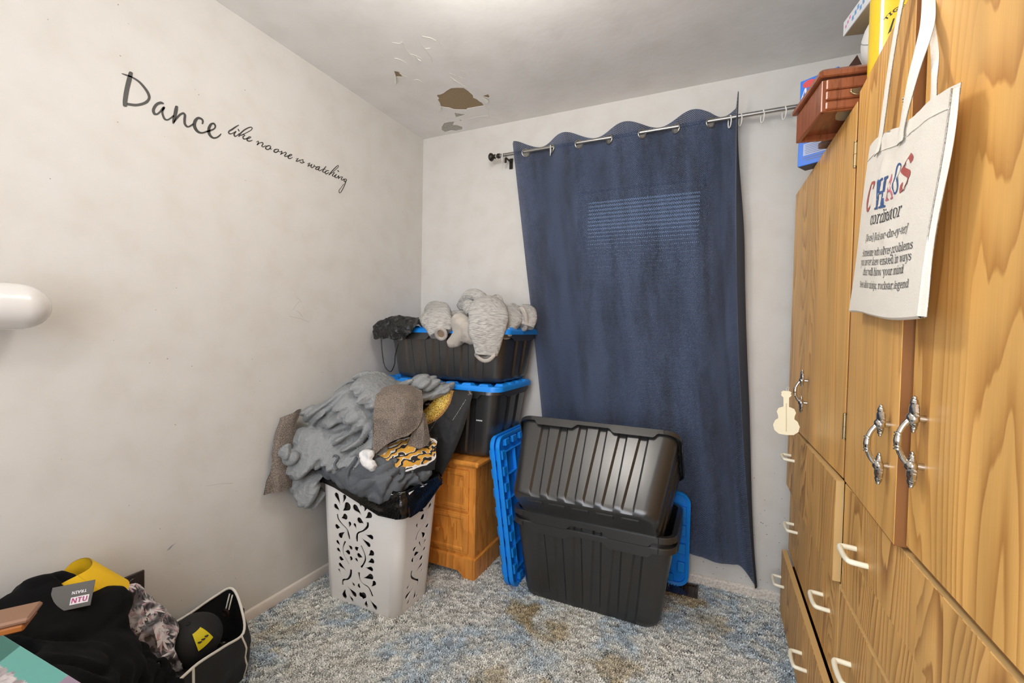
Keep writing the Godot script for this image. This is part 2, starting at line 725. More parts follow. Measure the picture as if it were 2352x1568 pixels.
func make_materials():
	# paint: faint roller unevenness and yellowing
	var wallpaint := noise_tex(noise(3, 0.012, 4), 512, [rgb(208, 204, 197), rgb(212, 209, 203), rgb(215, 212, 207)], 1.0)
	M.wall = tri_uv(mat(Color.WHITE, 0.62), wallpaint, 0.8)
	M.wall.uv1_world_triplanar = true
	M.wall.normal_enabled = true
	M.wall.normal_texture = bump_tex(noise(5, 0.06, 3), 512, 2.0)
	M.wall.normal_scale = 0.05
	M.ceiling = tri_uv(mat(Color.WHITE, 0.45), noise_tex(noise(8, 0.01, 4), 512, [rgb(225, 223, 218), rgb(231, 229, 225), rgb(234, 232, 229)], 1.1), 0.7)
	M.ceiling.normal_enabled = true
	M.ceiling.normal_texture = bump_tex(noise(9, 0.035, 3), 512, 3.0)
	M.ceiling.normal_scale = 0.07
	M.plaster = tri_uv(mat(Color.WHITE, 0.95), noise_tex(noise(11, 0.11, 4), 256, [rgb(136, 116, 90), rgb(154, 134, 104), rgb(166, 146, 116)], 1.3), 5.0)
	M.underpaint = tri_uv(mat(Color.WHITE, 0.9), noise_tex(noise(12, 0.05, 4), 256, [rgb(150, 148, 140), rgb(176, 174, 166), rgb(186, 180, 170)], 1.6), 5.0)
	M.flake = mat(rgb(226, 224, 214), 0.6)
	M.trim = mat(rgb(226, 218, 210), 0.42)
	M.trim_dirty = tri_uv(mat(Color.WHITE, 0.5), noise_tex(noise(14, 0.03, 4), 256, [rgb(196, 182, 164), rgb(218, 208, 196), rgb(228, 220, 212), rgb(230, 224, 216)], 1.5), 9.0)
	M.vinyl = mat(rgb(62, 60, 57), 0.45)
	M.glass = mat(Color(0.9, 0.95, 1.0, 0.08), 0.0, {"transparency": BaseMaterial3D.TRANSPARENCY_ALPHA})
	M.blind = mat(rgb(226, 228, 230), 0.5, {"backlight": Color(0.8, 0.8, 0.8)})
	M.steel = mat(rgb(170, 168, 164), 0.32, {"metallic": 1.0})
	M.chrome = mat(rgb(205, 203, 198), 0.16, {"metallic": 1.0})
	M.dark_metal = mat(rgb(60, 56, 52), 0.45, {"metallic": 0.8})
	M.brass = mat(rgb(176, 156, 120), 0.35, {"metallic": 1.0})
	M.white_plastic = mat(rgb(232, 230, 224), 0.35)
	M.cream_plastic = mat(rgb(248, 244, 222), 0.35)
	M.hamper = mat(rgb(243, 240, 236), 0.38)
	M.brown_plastic = mat(rgb(46, 30, 24), 0.25)
	M.tote_black = mat(rgb(46, 46, 46), 0.3, {"metallic_specular": 0.8})
	M.tote_blue = mat(rgb(26, 146, 248), 0.38)
	M.lining = mat(rgb(52, 55, 62), 0.85)
	M.sticker = mat(rgb(225, 228, 230), 0.5)
	# plywood of the closet, two sheets of different figure
	var ply := wood_tex(1024, 1024, 21, rgb(233, 181, 104), rgb(176, 118, 56), 26.0, 4.5, 2.6)
	var ply2 := wood_tex(1024, 1024, 31, rgb(228, 178, 106), rgb(136, 86, 40), 16.0, 8.0, 2.2)
	M.ply = mat(Color.WHITE, 0.42, {"albedo_texture": ply})
	M.ply_bold = mat(Color.WHITE, 0.5, {"albedo_texture": ply2})
	M.ply_edge = mat(rgb(142, 92, 44), 0.7)
	M.ply_edge_light = mat(rgb(214, 176, 116), 0.7)
	M.closet_inside = mat(rgb(86, 54, 32), 0.85)
	var pine := wood_tex(512, 512, 41, rgb(232, 156, 70), rgb(180, 102, 36), 7.0, 1.6, 2.0)
	M.pine = tri_uv(mat(Color.WHITE, 0.32), pine, 2.2)
	M.pine.uv1_triplanar_sharpness = 12.0
	var cherry := wood_tex(256, 256, 51, rgb(158, 92, 58), rgb(110, 56, 32), 9.0, 1.0, 1.6)
	M.cherry = tri_uv(mat(Color.WHITE, 0.28), cherry, 4.0)
	M.cherry_dark = mat(rgb(62, 34, 22), 0.6)
	M.tan_card = mat(rgb(196, 172, 132), 0.9)
	# fabrics
	M.canvas = tri_uv(mat(Color.WHITE, 0.95), noise_tex(noise(61, 0.2, 3), 256, [rgb(226, 218, 204), rgb(238, 232, 221), rgb(243, 239, 231)], 1.5), 9.0)
	M.canvas.normal_enabled = true
	M.canvas.normal_texture = bump_tex(noise(62, 0.25, 2), 256, 3.0)
	M.canvas.normal_scale = 0.4
	M.ink = mat(rgb(58, 58, 62), 0.9)
	M.ink_red = mat(rgb(176, 92, 84), 0.9)
	M.ink_blue = mat(rgb(64, 92, 142), 0.9)
	M.ink_pink = mat(rgb(196, 110, 124), 0.9)
	M.sheet = mat(rgb(134, 137, 138), 0.5)
	M.towel = tri_uv(mat(Color.WHITE, 0.98), noise_tex(noise(71, 0.22, 3), 256, [rgb(92, 80, 70), rgb(136, 124, 114), rgb(176, 164, 152)], 1.9), 4.0)
	M.towel.normal_enabled = true
	M.towel.normal_texture = bump_tex(noise(72, 0.2, 3), 256, 8.0)
	M.jersey = tri_uv(mat(Color.WHITE, 0.95), noise_tex(noise(73, 0.3, 2), 256, [rgb(78, 82, 86), rgb(94, 98, 103), rgb(108, 112, 116)], 1.5), 9.0)
	var hz := noise(74, 0.02, 3)
	M.heather = tri_uv(mat(Color.WHITE, 0.95), streak_tex(256, 75, [rgb(140, 138, 134), rgb(172, 170, 166), rgb(188, 186, 182)]), 4.0)
	M.sherpa = tri_uv(mat(Color.WHITE, 1.0), noise_tex(noise(76, 0.18, 3), 256, [rgb(196, 186, 174), rgb(212, 204, 194), rgb(222, 216, 208)], 1.6), 9.0)
	M.sherpa.normal_enabled = true
	M.sherpa.normal_texture = bump_tex(noise(77, 0.16, 3), 256, 10.0)
	var wrinkle := bump_tex(noise(78, 0.012, 3, true, 30.0), 512, 9.0)
	for m in [M.sheet, M.jersey, M.heather]:
		m.uv1_triplanar = true
		m.normal_enabled = true
		m.normal_texture = wrinkle
		m.normal_scale = 0.5
	M.sheet.uv1_scale = Vector3.ONE * 3.0
	M.sheet.normal_scale = 0.8
	M.black_cloth = mat(rgb(24, 24, 25), 0.75)
	M.black_nylon = mat(rgb(26, 26, 26), 0.4)
	M.fleece = mat(rgb(13, 13, 14), 0.95, {"metallic_specular": 0.3})
	M.liner = mat(rgb(14, 14, 14), 0.22)
	M.black_nylon.uv1_triplanar = true
	M.black_nylon.uv1_scale = Vector3.ONE * 4.0
	M.black_nylon.normal_enabled = true
	M.black_nylon.normal_texture = wrinkle
	M.liner.uv1_triplanar = true
	M.liner.uv1_scale = Vector3.ONE * 5.0
	M.liner.normal_enabled = true
	M.liner.normal_texture = wrinkle
	M.liner.normal_scale = 0.3
	M.duffel = mat(rgb(24, 24, 25), 0.62)
	M.piping = mat(rgb(224, 220, 210), 0.7)
	M.yellow = mat(rgb(242, 194, 22), 0.7)
	M.yellow_patch = mat(rgb(224, 206, 20), 0.6)
	M.card_dark = mat(rgb(86, 82, 78), 0.55)
	M.white_ink = mat(rgb(232, 230, 232), 0.7)
	M.magenta_ink = mat(rgb(176, 60, 120), 0.7)

# knit with short marled streaks
func streak_tex(size: int, seed_: int, ramp: Array) -> ImageTexture:
	var n := noise(seed_, 1.0, 2)
	var out := PackedByteArray()
	out.resize(size * size * 3)
	for y in size:
		for x in size:
			var a := TAU * x / size
			var b := TAU * y / size
			var t := clampf(0.5 + 0.9 * n.get_noise_3d(cos(a) * 1.3 + cos(b) * 7.0, sin(a) * 1.3, sin(b) * 7.0), 0.0, 1.0) * (ramp.size() - 1)
			var k: int = min(int(t), ramp.size() - 2)
			var c: Color = ramp[k].lerp(ramp[k + 1], t - k)
			var i := (y * size + x) * 3
			out[i] = int(c.r * 255)
			out[i + 1] = int(c.g * 255)
			out[i + 2] = int(c.b * 255)
	return ImageTexture.create_from_image(Image.create_from_data(size, size, false, Image.FORMAT_RGB8, out))

# ------------------------------------------------------------------ the room
func unseen_ceiling_lamp(at: Vector3, energy: float):
	var t := thing("unseen_ceiling_lamp", "round frosted glass ceiling lamp " + ("out of view over the middle of the room" if at.z < 2.0 else "added behind the camera as fill"), "lamp", at)
	var mb := MB.new()
	mb.lathe(at, [[0.0, -0.0], [0.15, -0.001], [0.155, -0.012], [0.15, -0.02], [0.0, -0.021]], 32)
	part(t, "base", mb.mesh(), M.white_plastic)
	mb = MB.new()
	mb.lathe(at, [[0.14, -0.022], [0.138, -0.04], [0.12, -0.062], [0.085, -0.08], [0.04, -0.09], [0.0, -0.092]], 32)
	part(t, "lamp_shade", mb.mesh(60), mat(rgb(250, 244, 232), 0.5, {"emission_enabled": true, "emission": rgb(255, 240, 216), "emission_energy_multiplier": 2.0}))
	var l := OmniLight3D.new()
	l.name = "lamp_light"
	t.add_child(l)
	l.position = Vector3(0, -0.2, 0)
	l.light_color = rgb(255, 250, 244)
	l.light_energy = energy
	l.light_size = 0.13
	l.omni_range = 12.0
	l.omni_attenuation = 2.0
	l.shadow_enabled = true

# unseen window behind the camera, placed to light the room softly from the front
func unseen_rear_window(at: Vector3, size: Vector2, energy: float):
	var mb := MB.new()
	mb.box(at + Vector3(0, 0, 0.06), Vector3(size.x, size.y, 0.004), 0.0)
	var w := structure("window_2", mb.mesh(0), mat(rgb(240, 244, 248), 0.8, {"emission_enabled": true, "emission": rgb(236, 243, 255), "emission_energy_multiplier": 0.8}), "unseen window behind the camera lighting the room from the front", "window")
	mb = MB.new()
	for s in [-1.0, 1.0]:
		mb.box(at + Vector3(s * size.x / 2, 0, 0.03), Vector3(0.05, size.y + 0.05, 0.06), 0.003)
		mb.box(at + Vector3(0, s * size.y / 2, 0.03), Vector3(size.x + 0.05, 0.05, 0.06), 0.003)
	part(w, "window_frame", mb.mesh(), M.trim)
	var l := AreaLight3D.new()
	l.name = "unseen_window_light"
	w.add_child(l)
	l.position = at + Vector3(0, 0, 0.045)
	l.area_size = size - Vector2(0.06, 0.06)
	l.light_color = rgb(238, 244, 255)
	l.light_energy = energy
	l.area_range = 12.0
	l.area_attenuation = 2.0
	l.shadow_enabled = true

func slab(a: Vector3, b: Vector3) -> MB:
	var mb := MB.new()
	mb.box((a + b) / 2, b - a, 0.0)
	return mb

func build_room():
	structure("floor", slab(Vector3(-0.12, -0.1, -0.12), Vector3(2.76, 0, 3.52)).mesh(0), carpet_backing(), "floor under blue grey carpet", "floor")
	var h := CEILING + 0.1
	structure("wall_left", slab(Vector3(-0.12, 0, -0.12), Vector3(0, h, 3.52)).mesh(0), M.wall, "off-white painted left wall with scuffs", "wall")
	structure("wall_right", slab(Vector3(2.64, 0, -0.12), Vector3(2.76, h, 3.52)).mesh(0), M.wall, "off-white painted wall behind the closet", "wall")
	var mb := MB.new()          # wall behind the camera round the opening of the unseen window
	mb.add(slab(Vector3(0, 0, 3.4), Vector3(0.6, h, 3.52)))
	mb.add(slab(Vector3(2.1, 0, 3.4), Vector3(2.64, h, 3.52)))
	mb.add(slab(Vector3(0.6, 0, 3.4), Vector3(2.1, 0.6, 3.52)))
	mb.add(slab(Vector3(0.6, 2.1, 3.4), Vector3(2.1, h, 3.52)))
	structure("wall_front", mb.mesh(0), M.wall, "off-white painted wall behind the camera", "wall")
	mb = MB.new()               # back wall round the window opening
	var wx0 := 1.03
	var wx1 := 1.67
	var wy0 := 0.74
	var wy1 := 1.99
	mb.add(slab(Vector3(0, 0, -0.12), Vector3(wx0, h, 0)))
	mb.add(slab(Vector3(wx1, 0, -0.12), Vector3(2.64, h, 0)))
	mb.add(slab(Vector3(wx0, 0, -0.12), Vector3(wx1, wy0, 0)))
	mb.add(slab(Vector3(wx0, wy1, -0.12), Vector3(wx1, h, 0)))
	structure("wall_back", mb.mesh(0), M.wall, "off-white painted back wall with the curtained window", "wall")
	# ceiling: plaster slab under a coat of paint that has peeled near the corner
	var cl := structure("ceiling", slab(Vector3(0, CEILING + 0.0022, 0), Vector3(2.64, h, 3.4)).mesh(0), M.plaster, "grey-white painted ceiling peeling near the corner", "ceiling")
	var root := CSGCombiner3D.new()
	root.name = "paint_layer"
	cl.add_child(root)
	root.set_meta("label", "grey-white coat of paint with torn holes")
	var bx := CSGBox3D.new()
	bx.name = "coat"
	bx.size = Vector3(2.64, 0.0022, 3.4)
	bx.position = Vector3(1.32, CEILING + 0.0011, 1.7)
	bx.material = M.ceiling
	root.add_child(bx)
	for q in PEELS:
		var pg := CSGPolygon3D.new()
		pg.name = "hole"
		var poly := PackedVector2Array()
		for i in range(0, q.size(), 2):
			poly.append(Vector2(q[i], q[i + 1]))
		pg.polygon = poly
		pg.depth = 0.02
		pg.operation = CSGShape3D.OPERATION_SUBTRACTION
		pg.material = M.ceiling
		pg.transform = Transform3D(Basis(Vector3(1, 0, 0), Vector3(0, 0, 1), Vector3(0, -1, 0)), Vector3(0, CEILING - 0.01, 0))
		root.add_child(pg, true)
	# a grey older coat shows in the patch near the wall
	for k in [3, 4]:
		mb = MB.new()
		var poly := PackedVector2Array()
		var q: Array = PEELS[k]
		for i in range(0, q.size(), 2):
			poly.append(Vector2(q[i], q[i + 1]))
		mb.prism(poly, Vector3(0, CEILING + 0.0016, 0), Basis(Vector3(1, 0, 0), Vector3(0, 0, 1), Vector3(0, 1, 0)), 0.0005)
		part(cl, "old_paint", mb.mesh(0), M.underpaint)
	for q in FLAPS:             # curled flakes hang from one edge
		mb = MB.new()
		var n: int = q.size() / 2
		var pts := []
		for i in n:
			pts.append(Vector3(q[i * 2], CEILING - 0.0006 - 0.009 * sin(PI * i / max(1, n - 1)) - 0.004 * i / n, q[i * 2 + 1]))
		var poly2 := PackedVector3Array(pts)
		var low := PackedVector3Array()
		for p in poly2:
			low.append(p - Vector3(0, 0.0009, 0))
		mb.loft([poly2, low], true, true)
		part(cl, "paint_flake", mb.mesh(20), M.flake)
	for q in CRACKS:            # lifted edges of cracked paint
		var pts := []
		for i in range(0, q.size(), 2):
			pts.append(Vector3(q[i], CEILING - 0.0004, q[i + 1]))
		mb = MB.new()
		var sp := spline(pts, 4)
		var rr := []
		for i in sp.size():
			rr.append(0.0007 + 0.0009 * absf(sin(i * 1.7)) * sin(PI * (i + 0.5) / sp.size()))
		mb.tube(sp, rr, 5)
		part(cl, "paint_crack", mb.mesh(60), M.flake)
	# baseboards
	var prof := PackedVector2Array([Vector2(0, 0.0), Vector2(0.012, 0.0), Vector2(0.012, 0.032), Vector2(0.009, 0.040), Vector2(0.004, 0.044), Vector2(0, 0.045)])
	mb = MB.new()
	mb.prism(prof, Vector3(0, 0.004, 0.0), Basis(Vector3(1, 0, 0), Vector3(0, 1, 0), Vector3(0, 0, 1)), 3.4)
	structure("baseboard_left", mb.mesh(30), M.trim, "low white painted baseboard along left wall", "baseboard")
	mb = MB.new()
	mb.prism(prof, Vector3(0.012, 0.004, 0), Basis(Vector3(0, 0, 1), Vector3(0, 1, 0), Vector3(1, 0, 0)), 2.62)
	structure("baseboard_back", mb.mesh(30), M.trim_dirty, "low grimy white baseboard along back wall", "baseboard")
	# scuffs: a chip of bare blue-grey paint and scratch lines on the left wall, specks low on the back wall
	mb = MB.new()
	mb.prism(PackedVector2Array([Vector2(0, 0), Vector2(0.012, 0.003), Vector2(0.02, 0.011), Vector2(0.03, 0.016), Vector2(0.016, 0.013), Vector2(0.008, 0.008)]), Vector3(0.0003, 0.432, 1.455), Basis(Vector3(0, 0, -1), Vector3(0, 1, 0), Vector3(1, 0, 0)), 0.0004)
	part(get_node("wall_left"), "paint_chip", mb.mesh(0), mat(rgb(152, 156, 164), 0.8))
	mb = MB.new()
	for k in 70:
		var w := Vector3(0.0003, rng.randf_range(0.15, 2.3), rng.randf_range(0.1, 1.9))
		mb.ball(w, Vector3(0.0004, rng.randf_range(0.0008, 0.002), rng.randf_range(0.0008, 0.0025)), 6)
	part(get_node("wall_left"), "dirt_specks", mb.mesh(0), mat(rgb(150, 142, 132), 0.9)).set_meta("kind", "stuff")
	mb = MB.new()
	for q in [[1.30, 0.955, 1.345, 0.915], [1.36, 0.93, 1.34, 0.905], [1.30, 0.93, 1.275, 0.90], [1.275, 0.97, 1.25, 0.86], [0.62, 1.32, 0.60, 1.22]]:
		mb.tube([Vector3(0.0002, q[0], q[1]), Vector3(0.0002, (q[0] + q[2]) / 2 + 0.004, (q[1] + q[3]) / 2), Vector3(0.0002, q[2], q[3])], 0.0005, 5)
	part(get_node("wall_left"), "scratches", mb.mesh(0), mat(rgb(172, 164, 154), 0.8)).set_meta("kind", "stuff")
	mb = MB.new()
	for k in 34:
		var w := Vector3(rng.randf_range(1.9, 2.05), rng.randf_range(0.08, 0.6), 0.0004)
		if k > 22:
			w = Vector3(rng.randf_range(1.66, 1.9), rng.randf_range(0.05, 0.14), 0.0004)
		mb.ball(w, Vector3(rng.randf_range(0.0008, 0.003), rng.randf_range(0.0008, 0.0022), 0.0004), 6)
	part(get_node("wall_back"), "dirt_specks", mb.mesh(0), mat(rgb(120, 104, 88), 0.9)).set_meta("kind", "stuff")
	# floor register half under the leaning lid
	var t := thing("floor_vent", "dark brown slotted floor vent beside the blue lid", "vent", Vector3(1.62, 0.0, 0.09))
	mb = MB.new()
	mb.box(Vector3(1.62, 0.009, 0.035), Vector3(0.14, 0.004, 0.008), 0.001)
	mb.box(Vector3(1.62, 0.009, 0.147), Vector3(0.14, 0.004, 0.008), 0.001)
	mb.box(Vector3(1.553, 0.009, 0.09), Vector3(0.008, 0.004, 0.12), 0.001)
	mb.box(Vector3(1.687, 0.009, 0.09), Vector3(0.008, 0.004, 0.12), 0.001)
	mb.box(Vector3(1.62, 0.003, 0.09), Vector3(0.13, 0.004, 0.11), 0.001)
	part(t, "frame", mb.mesh(), M.brown_plastic)
	for k in 9:
		mb = MB.new()
		mb.box(Vector3(1.565 + k * 0.0138, 0.0085, 0.09), Vector3(0.004, 0.004, 0.108), 0.001)
		part(t, "slat", mb.mesh(), M.brown_plastic)

func build_window():
	var wx0 := 1.03
	var wx1 := 1.67
	var wy0 := 0.74
	var wy1 := 1.99
	var mb := MB.new()
	mb.box(Vector3((wx0 + wx1) / 2, (wy0 + wy1) / 2, -0.1), Vector3(wx1 - wx0 - 0.04, wy1 - wy0 - 0.04, 0.004), 0.0)
	var w := structure("window_1", mb.mesh(0), M.glass, "window behind the dark blue curtain", "window")
	mb = MB.new()
	for s in [-1.0, 1.0]:
		mb.box(Vector3((wx0 + wx1) / 2 + s * ((wx1 - wx0) / 2 - 0.015), (wy0 + wy1) / 2, -0.095), Vector3(0.03, wy1 - wy0, 0.04), 0.003)
		mb.box(Vector3((wx0 + wx1) / 2, (wy0 + wy1) / 2 + s * ((wy1 - wy0) / 2 - 0.015), -0.095), Vector3(wx1 - wx0, 0.03, 0.04), 0.003)
	mb.box(Vector3((wx0 + wx1) / 2, 1.34, -0.095), Vector3(wx1 - wx0, 0.03, 0.035), 0.003)
	part(w, "window_frame", mb.mesh(), M.trim)
	# venetian blind: upper slats tipped open, lower ones shut
	var t := thing("window_blind", "white horizontal slat blind glowing through the dark blue curtain", "blind", Vector3(1.35, 1.97, -0.04))
	mb = MB.new()
	mb.box(Vector3(1.35, 1.972, -0.04), Vector3(0.62, 0.03, 0.03), 0.003)
	part(t, "head_rail", mb.mesh(), M.white_plastic)
	var y := 1.945
	var k := 0
	while y > 0.77:
		var a := 36.0 if k < 8 else 62.0
		if k >= 8 and k < 14:
			a = 40.0 + (k - 8) * 4.0
		mb = MB.new()
		mb.box(Vector3(1.35, y, -0.04), Vector3(0.605, 0.0008, 0.024), 0.0, Basis(Vector3.RIGHT, deg_to_rad(a)))
		part(t, "slat", mb.mesh(0), M.blind)
		y -= 0.0205
		k += 1
	mb = MB.new()
	mb.box(Vector3(1.35, 0.76, -0.04), Vector3(0.61, 0.014, 0.026), 0.003)
	part(t, "bottom_rail", mb.mesh(), M.white_plastic)

const ROD := Vector3(0.0, 2.222, 0.078)
const GROMMETS = [0.748, 0.901, 1.051, 1.211, 1.373, 1.531, 1.681, 1.786]

func curtain_tex() -> ImageTexture:
	# waffle weave: raised tufts on a diagonal lattice, thin open spots between them
	var s := 128
	var im := Image.create(s, s, false, Image.FORMAT_RGBA8)
	var nz := noise(88, 0.09, 2)
	for y in s:
		for x in s:
			var a := cos(TAU * (x + y) / 16.0)
			var b := cos(TAU * (x - y) / 16.0)
			var t := clampf(0.5 + 0.25 * (a + b), 0.0, 1.0)
			t = t * t * (3.0 - 2.0 * t) * 0.85 + 0.15 * (0.5 + 0.5 * nz.get_noise_2d(x, y))
			var c := rgb(24, 30, 46).lerp(rgb(86, 106, 142), t)
			c.a = 1.0 if t > 0.2 else 0.35
			im.set_pixel(x, y, c)
	return ImageTexture.create_from_image(im)

func build_curtain():
	# pole with finial, brackets and spare rings
	var t := thing("curtain_rod", "brushed steel curtain rod with round finial above window", "curtain rod", Vector3(1.3, ROD.y, 0.0))
	var mb := MB.new()
	mb.tube([Vector3(0.56, ROD.y, ROD.z), Vector3(1.25, ROD.y, ROD.z), Vector3(2.3, ROD.y + 0.004, ROD.z)], 0.0095, 16)
	part(t, "pole", mb.mesh(50), M.steel)
	mb = MB.new()
	var bz := Basis(Vector3(0, 1, 0), Vector3(-1, 0, 0), Vector3(0, 0, 1))
	mb.lathe(Vector3(0.575, ROD.y, ROD.z), [[0.0, -0.014], [0.013, -0.014], [0.014, 0.0], [0.008, 0.006], [0.008, 0.014], [0.013, 0.016], [0.013, 0.02], [0.007, 0.023], [0.012, 0.027], [0.021, 0.036], [0.023, 0.045], [0.017, 0.053], [0.0, 0.057]], 20, bz)
	part(t, "finial", mb.mesh(50), M.dark_metal)
	for x in [0.625, 2.2]:
		mb = MB.new()
		mb.box(Vector3(x, ROD.y - 0.025, 0.004), Vector3(0.022, 0.06, 0.006), 0.002)
		mb.box(Vector3(x, ROD.y - 0.016, ROD.z / 2), Vector3(0.01, 0.008, ROD.z), 0.002)
		mb.box(Vector3(x, ROD.y - 0.03, ROD.z), Vector3(0.012, 0.03, 0.008), 0.002)
		part(t, "bracket", mb.mesh(), M.dark_metal)
	var rings := [[0.605, "white plastic curtain ring hanging beside the rod finial"], [0.893, "white plastic curtain ring at the second grommet"], [1.762, "white plastic curtain ring left of the curtain's right end"], [1.805, "white plastic curtain ring just right of the curtain edge"], [1.893, "white plastic curtain ring on bare rod, left of two"], [1.976, "white plastic curtain ring on bare rod beside the cereal box"]]
	for r in rings:
		mb = MB.new()
		var pts := []
		for i in 14:
			var a := TAU * i / 14.0
			pts.append(Vector3(r[0] + 0.006 * sin(a), ROD.y - 0.016 + 0.027 * cos(a), ROD.z + 0.016 * sin(a)))
		mb.tube(pts, 0.0028, 6, false, true)
		single("curtain_ring", r[1], "curtain ring", mb.mesh(60), M.white_plastic, "white rings on the curtain rod")
	# the panel
	var c := thing("curtain", "dark blue waffle weave grommet curtain hanging over the window", "curtain", Vector3(1.3, 0.1, ROD.z))
	var nu := 231
	var ys := []
	var top := 2.262
	for j in 27:
		ys.append(float(j) * 0.005)
	while ys[ys.size() - 1] < 2.2:
		ys.append(ys[ys.size() - 1] + 0.02)
	var nz := noise(91, 1.1, 3)
	var nap := noise(92, 1.0, 3)
	var pts := []
	var uvs := []
	var cols := []
	for j in ys.size():
		var row := []
		var uvr := []
		var cr := []
		var v: float = ys[j]
		for i in nu:
			var u := float(i) / (nu - 1)
			var g := -0.5 + u * 7.75          # grommet count along the heading
			var k: int = clampi(int(floor(g)), 0, 6)
			var x := lerpf(GROMMETS[k], GROMMETS[k + 1], g - k)
			if g < 0:
				x = GROMMETS[0] + g * 0.13
			if g > 7:
				x = GROMMETS[7] + (g - 7) * 0.02
			var f := v / 2.16
			# the side edges hang inwards on the left, outwards on the right
			x += (1.0 - u) * (0.255 * f) + u * 0.112 * f * f + u * 0.02 * f
			var amp := lerpf(0.034, 0.017, clampf(f * 2.2, 0, 1))
			var wob := nz.get_noise_2d(u * 3.0, f * 0.9) * 0.7 * f
			var z := ROD.z - amp * sin(PI * (g + wob * 0.6)) - 0.034 * clampf(f * 1.5, 0, 1)
			z += 0.006 * nz.get_noise_2d(u * 7.0, f * 1.4 + 4.0) * clampf(f * 3, 0, 1)
			var hem := 2.075 + 0.03 * u
			hem += 0.075 * smoothstep(0.86, 1.0, u)
			var y := top - v * hem / 2.2
			y += (0.014 * -sin(PI * g) if g > -0.5 else 0.0) * (1.0 - clampf(v / 0.12, 0, 1))
			if g > 7:                          # last flap curls up
				y += (g - 7) * 0.22 * (1.0 - clampf(v / 0.07, 0, 1))
			row.append(Vector3(x, y, max(z, 0.012)))
			uvr.append(Vector2(u * 1.16 / 0.072, v / 0.072))
			var q := 0.80 + 0.42 * nap.get_noise_2d(u * 9.0, f * 2.5) + 0.16 * nap.get_noise_2d(u * 40.0, f * 22.0)
			q = clampf(q, 0.42, 1.3)
			cr.append(Color(q * 0.98, q, q * 1.02))
		pts.append(row)
		uvs.append(uvr)
		cols.append(cr)
	var skip := func(i, j):
		if ys[j] > 0.12:
			return false
		var m: Vector3 = (pts[j][i] + pts[j + 1][i + 1]) / 2
		for gx in GROMMETS.slice(0, 7):
			if Vector2((m.x - gx) * 1.25, m.y - (ROD.y - 0.008)).length() < 0.0185:
				return true
		return false
	var cm := mat(Color.WHITE, 0.85, {"albedo_texture": curtain_tex(), "vertex_color_use_as_albedo": true, "backlight": Color(0.4, 0.42, 0.5), "transparency": BaseMaterial3D.TRANSPARENCY_ALPHA, "rim_enabled": true, "rim": 0.4})
	part(c, "panel", net(pts, uvs, cols, skip), cm)
	for k in 7:
		var gx: float = GROMMETS[k]
		mb = MB.new()
		var rp := []
		var slope := (1.0 if k % 2 == 0 else -1.0)
		for i in 24:
			var a := TAU * i / 24.0
			rp.append(Vector3(gx + cos(a) * 0.0165, ROD.y - 0.008 + sin(a) * 0.021, ROD.z - slope * cos(a) * 0.0125 + 0.001))
		mb.tube(rp, 0.0042, 8, false, true)
		part(c, "grommet", mb.mesh(60), M.steel)
	# dark lining turned back along the right edge
	var lp := []
	for j in ys.size():
		var e: Vector3 = pts[j][nu - 1]
		var f: float = ys[j] / 2.16
		var wd := 0.004 + 0.03 * smoothstep(0.02, 0.3, f) * (1.0 - 0.75 * smoothstep(0.6, 1.0, f))
		lp.append([e, e + Vector3(wd * 0.6, 0, -0.006), e + Vector3(wd, -0.0, -0.02)])
	part(c, "lining_edge", net(lp), M.lining).set_meta("label", "charcoal lining showing at curtain edge")

func carpet_backing() -> StandardMaterial3D:
	return tri_uv(mat(Color.WHITE, 1.0), noise_tex(noise(101, 0.05, 4), 512, [rgb(186, 194, 200), rgb(206, 212, 212), rgb(222, 224, 220), rgb(208, 214, 218)], 1.8), 2.0)

